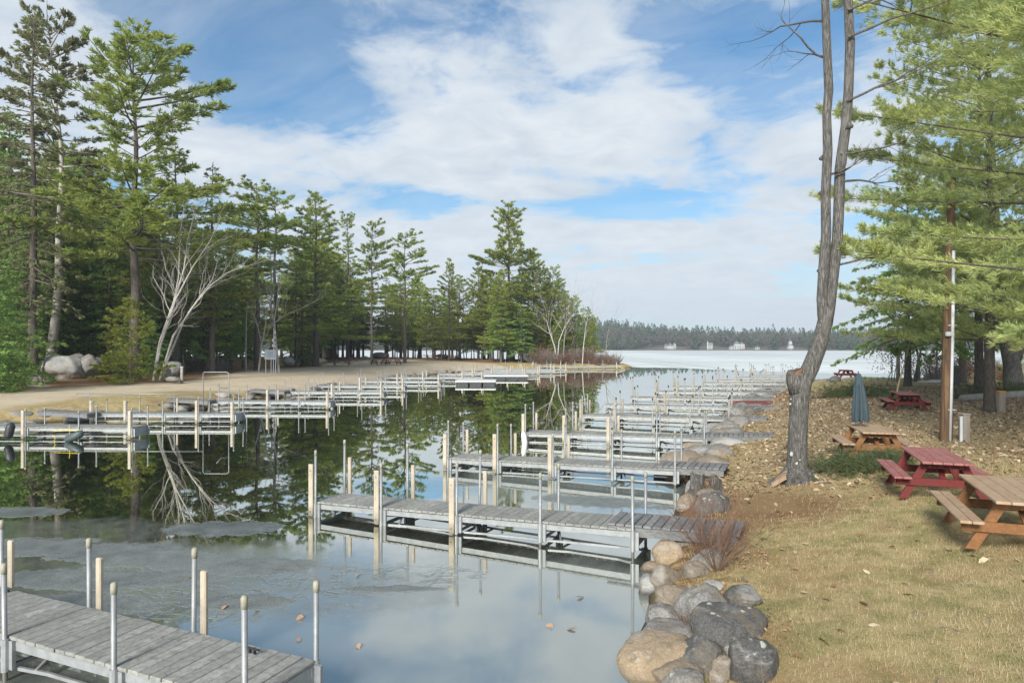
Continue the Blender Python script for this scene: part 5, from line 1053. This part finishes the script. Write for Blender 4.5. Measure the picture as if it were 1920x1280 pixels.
m, N = mat('red_leaf'); isl = N.n('ShaderNodeNewGeometry').outputs['Random Per Island']; finish(N, N.mix(isl, (.27, .14, .075), (.36, .24, .15)), .7); M['leafr'] = m
def dens_leaf(X, Y, d):
    base = 1.3*np.clip((Y-12.0)/5, .03, 1)*np.clip((48-Y)/10, 0, 1)
    base *= .35+.9*np.clip(.5+.5*np.sin(X*.9+1.7*np.sin(Y*.5))+.3*np.sin(Y*1.3), 0, 1)
    for (cx, cy, r_, a) in ((4.6, 20, 1.6, .6), (9.5, 15.0, 1.8, .5), (11.5, 17, 2.5, .7)): base = np.maximum(base, a*np.exp(-((X-cx)**2+(Y-cy)**2)/r_**2))
    return rng.random(len(X)) < base*(d > .35)
X, Y, Z = scatter(60000, (1.5, 34), (6, 48), dens_leaf)
tag(link('fallen_leaves', leafmesh('fallen_leaves', X, Y, Z, .045, .085, M['leafm'])), 'pale dry oak leaves scattered over the lawn', 'leaves', kind='stuff')
LX = np.concatenate([rng.normal(cx, sx_, n_) for cx, sx_, n_ in ((2.75, .25, 60), (3.3, .3, 110), (2.05, .15, 30), (2.6, .2, 40), (3.6, .4, 60))]); LY = np.concatenate([rng.normal(cy, sy_, n_) for cy, sy_, n_ in ((7.6, .25, 60), (10.1, .4, 110), (8.4, .2, 30), (8.9, .2, 40), (14.4, .5, 60))])
tag(link('bank_leaves', leafmesh('bank_leaves', LX, LY, height(LX, LY)+.02, .018, .035, M['leafr'])), 'reddish dry leaves caught between the near boulders', 'leaves', kind='stuff')
m, N = mat('grass_blade'); isl = N.n('ShaderNodeNewGeometry').outputs['Random Per Island']; nn = N.rng(N.noise(OC(N), 1.9, 6, .6, .4), .48, .66)
cg = N.mix(isl, (.33, .265, .135), (.43, .35, .20)); cg = N.mix(N.m('MULTIPLY', nn, .7), cg, (.15, .165, .05)); cg = N.mix(N.m('MULTIPLY', N.rng(N.noise(OC(N), .55, 7, .62, .3), .50, .66), .6), cg, (.28, .18, .09)); finish(N, cg, .8, trans=.2); M['grassb'] = m
def kg(X, Y, d): return (rng.random(len(X)) < np.clip(1.25-Y/22, .08, 1))*(d > .5)*(np.abs(X) < Y*.80)
X = rng.uniform(1.2, 18, 330000); Y = 5.5+22*rng.random(330000)**1.35; d = sdist(RS, X, Y); k = (kg(X, Y, d) > 0)*(rng.random(len(X)) > .92*np.exp(-((X-4.9)**2+(Y-12.9)**2)/3.0)); X, Y = X[k], Y[k]; Z = height(X, Y); n_ = len(X)
a = rng.uniform(0, 6.28, n_); tl = rng.uniform(.3, 1.5, n_); L_ = rng.uniform(.02, .055, n_)*(1+Y/25); wd = .0022*(1+Y/9)
dirv_ = np.stack([np.cos(a)*tl, np.sin(a)*tl, np.ones(n_)], 1); dirv_ /= np.linalg.norm(dirv_, axis=1)[:, None]; P = np.stack([X, Y, Z-.003], 1); sv = np.stack([-np.sin(a), np.cos(a), np.zeros(n_)], 1)*wd[:, None]
V = np.stack([P-sv, P+sv, P+dirv_*L_[:, None]], 1).reshape(-1, 3)
tag(link('dry_grass', mesh_np('dry_grass', V, np.arange(n_*3).reshape(-1, 3), M['grassb'])), 'short dry straw-coloured grass of the lawn', 'grass', kind='stuff')
# leaves and debris afloat / frozen in the ice
rd = random.Random(31); k = 0
for (px, py) in ((670, 1080), (562, 1160), (355, 1083), (305, 1010), (1088, 1120), (672, 1213), (1030, 1175), (420, 1140), (480, 1147), (560, 1200), (1070, 1180)):
    x, y = wpx(px, py); me = leafmesh('floating_leaf', np.array([x*0.]), np.array([y*0.]), np.array([-.01]), .05, .07, M['leafr']); tag(link('floating_leaf', me, None, (x, y, .006)), 'tan leaf lying on the thin ice between the docks', 'leaf', 'leaves lying on the ice')
# ------------------------------------------------------------------ right-hand trees
def near_pine(seed, Ht, cb, Rm, nb, **k): return conifer(seed=seed, Ht=Ht, cb=cb, Rm=Rm, nb=nb, kind='flat', **k)
q = near_pine(5, 17, .16, 7.6, 92, K=10, bl=.19, bw=.014, tw=.26, tuft=.13, fol='pinenear', gaps=.2, tr=.3, dens=1.0, s0=.06, limb=.17, prof=lambda t: .92-.05*t-.3*max(0, t-.88)*4)
tree('pine_tree', q, (14.6, 15.6, .8), .6, 1, 'big white pine whose limbs hang in from the right over the lawn', 'tree')
q2 = near_pine(6, 19, .15, 6.0, 88, K=8, bl=.24, bw=.026, tw=.36, tuft=.18, fol='pinenear', gaps=.22, tr=.21, dens=1.0, s0=.06, limb=.2, prof=lambda t: .95-.35*t)
tree('pine_tree', q2, (18.9, 27.0, H(18.9, 27)-.1), 1.1, 1, 'white pine with a dark straight trunk seen just right of the utility pole', 'tree')
tree('pine_tree', q2, (23.6, 34.5, H(23.6, 34.5)-.1), 3.4, 1.05, 'white pine standing right of the utility pole, hazier foliage', 'tree')
q3 = conifer(seed=8, Ht=15, cb=.24, Rm=5.0, nb=80, kind='hemlock', K=7, bl=.26, bw=.04, tw=.4, tuft=.22, fol='hemlock', dens=.8, tr=.24, prof=lambda t: .95-.75*t)
PT['hem_r'] = (q3, 15)
tree('hemlock_tree', q3, (25.5, 44, H(25.5, 44)-.1), .3, .95, 'hemlock with drooping lower boughs between the umbrella and the slim grey pole', 'tree')
tree('hemlock_tree', q3, (31.0, 47, H(31, 47)-.1), 2.3, 1.05, 'hemlock just left of the utility pole near the lake', 'tree')
tree('pine_tree', PT['pineA'][0], (40, 52, H(40, 52)-.1), 1.3, .8, 'tall pine far right behind the fallen log', 'tree')
# thick grey tree with two stems near the right edge
Yr = 29.; b = ground(1905, 735); Yr = b.y; t = empty('forked_tree', b, 0, 'thick pale grey tree dividing low, at the right edge behind the fallen log', 'tree')
T = MB(); f = lambda L: [at(px, py, Yr)-b for px, py in L]
T.tube(f([(1905, 742), (1900, 715), (1897, 680), (1888, 640), (1883, 600), (1878, 540), (1868, 440), (1862, 340), (1856, 200), (1850, 60)]), [.62, .48, .42, .38, .34, .28, .22, .19, .15, .08], 16)
T.tube(f([(1898, 680), (1915, 640), (1925, 590), (1930, 500), (1940, 380), (1950, 200)]), [.36, .32, .28, .24, .2, .12], 12)
T.tube(f([(1886, 640), (1862, 615), (1848, 590), (1838, 575)]), [.16, .13, .10, .05], 8); T.build('trunk', M['bark_grey'], t, True)
T = MB(); rdd = random.Random(4)
for (px, py) in ((1868, 440), (1862, 340), (1856, 200), (1880, 560), (1930, 500), (1940, 380)):
    for k in range(2): T = MB(); branchy(T, at(px, py, Yr)-b, Vector((rdd.uniform(-1, 1), rdd.uniform(-.5, .5), .5)).normalized(), 2.2, .08, 3, rdd, .2, .7, (2, 3), .6, 5); T.build('limb', M['bark_grey'], t, True)
# rust-coloured young oaks and brush by the lake on the right
rdd = random.Random(12)
for i, (px, py, h_, lb) in enumerate(((1672, 714, 3.6, 'young oak holding rust-coloured leaves beside the slim grey pole'), (1748, 712, 2.2, 'low oak with bright rust leaves behind the white boards'), (1810, 716, 2.2, 'small oak with orange leaves right of the utility pole'), (1712, 712, 2.4, 'small brownish oak sapling at the foot of the hemlocks'))):
    b = ground(px, py); t = empty('young_oak', b, 0, lb, 'young tree'); T = MB()
    for k in range(3): branchy(T, Vector((rdd.uniform(-.3, .3), 0, -.1)), Vector((rdd.uniform(-.3, .3), rdd.uniform(-.3, .3), 1)).normalized(), h_*.5, .035, 3, rdd, .3, .6, (2, 3))
    T.build('trunk', M['twig'], t, True); rng = np.random.default_rng(60+i); n_ = int(240*h_/2); P = rng.normal(0, 1, (n_, 3))*[h_*.20, h_*.20, h_*.22]+[0, 0, h_*.58]; D = rng.normal(size=(n_, 3)); D /= np.linalg.norm(D, axis=1)[:, None]
    Vv, Ff = blades(P, D, .14, .06, 3, rng, 1.2); link('crown', mesh_np('crown', Vv, Ff, M['rust']), t)
for k in range(26):
    px = rdd.uniform(1640, 1960); b = ground(px, rdd.uniform(706, 716)); 
    if b.y > 75: continue
    shrub('shrub', b, 1.0, rdd.uniform(.8, 2.0), 26, 'grey leafless bush in the brush along the lake at right', 430+k, rdd.choice(('twig', 'twig', 'redtwig')), 'leafless bushes along the lake at right', .012, 3)
rdd = random.Random(17)
for k in range(12):
    px = rdd.uniform(1700, 1990); b = ground(px, rdd.uniform(708, 716)); Yb_ = b.y; bare('bare_tree', px, 712, Yb_, [[(px+rdd.uniform(-5, 5), 670), (px+rdd.uniform(-12, 12), 620), (px+rdd.uniform(-20, 20), rdd.uniform(500, 580))]], 'thin bare sapling in the lakeside brush at right', 480+k, 'twig', .09, 3, 'bare saplings along the lake at right')

T = MB(); rd = random.Random(55)
for k in range(420):
    x, y = rd.uniform(2.2, 17), 5.5+22*rd.random()**1.3
    if sdist(RS, np.array([x]), np.array([y]))[0] < .8: continue
    a = rd.uniform(0, 6.28); l = rd.uniform(.05, .28); z = H(x, y)+.012; T.tube([(x, y, z), (x+l*.5*math.cos(a), y+l*.5*math.sin(a), z+.012), (x+l*math.cos(a+.25), y+l*math.sin(a+.25), z+.004)], rd.uniform(.002, .0045), 3, False)
tag(T.build('dead_twigs', M['twig'], None), 'small dead twigs littering the lawn', 'twigs', kind='stuff')
# ------------------------------------------------------------------ air between here and the far shore
B = MB(); B.box((0, 320, 22), (2600, 1160, 54.6)); m, N = mat('haze'); pv = N.n('ShaderNodeVolumePrincipled', {'Color': (.80, .88, .96, 1), 'Density': .00045, 'Anisotropy': .2}); N.n('ShaderNodeOutputMaterial', {'Volume': pv.outputs[0]})
o = B.build('haze', m, None); tag(o, 'pale blue air thickening towards the far shore', 'haze', kind='stuff')
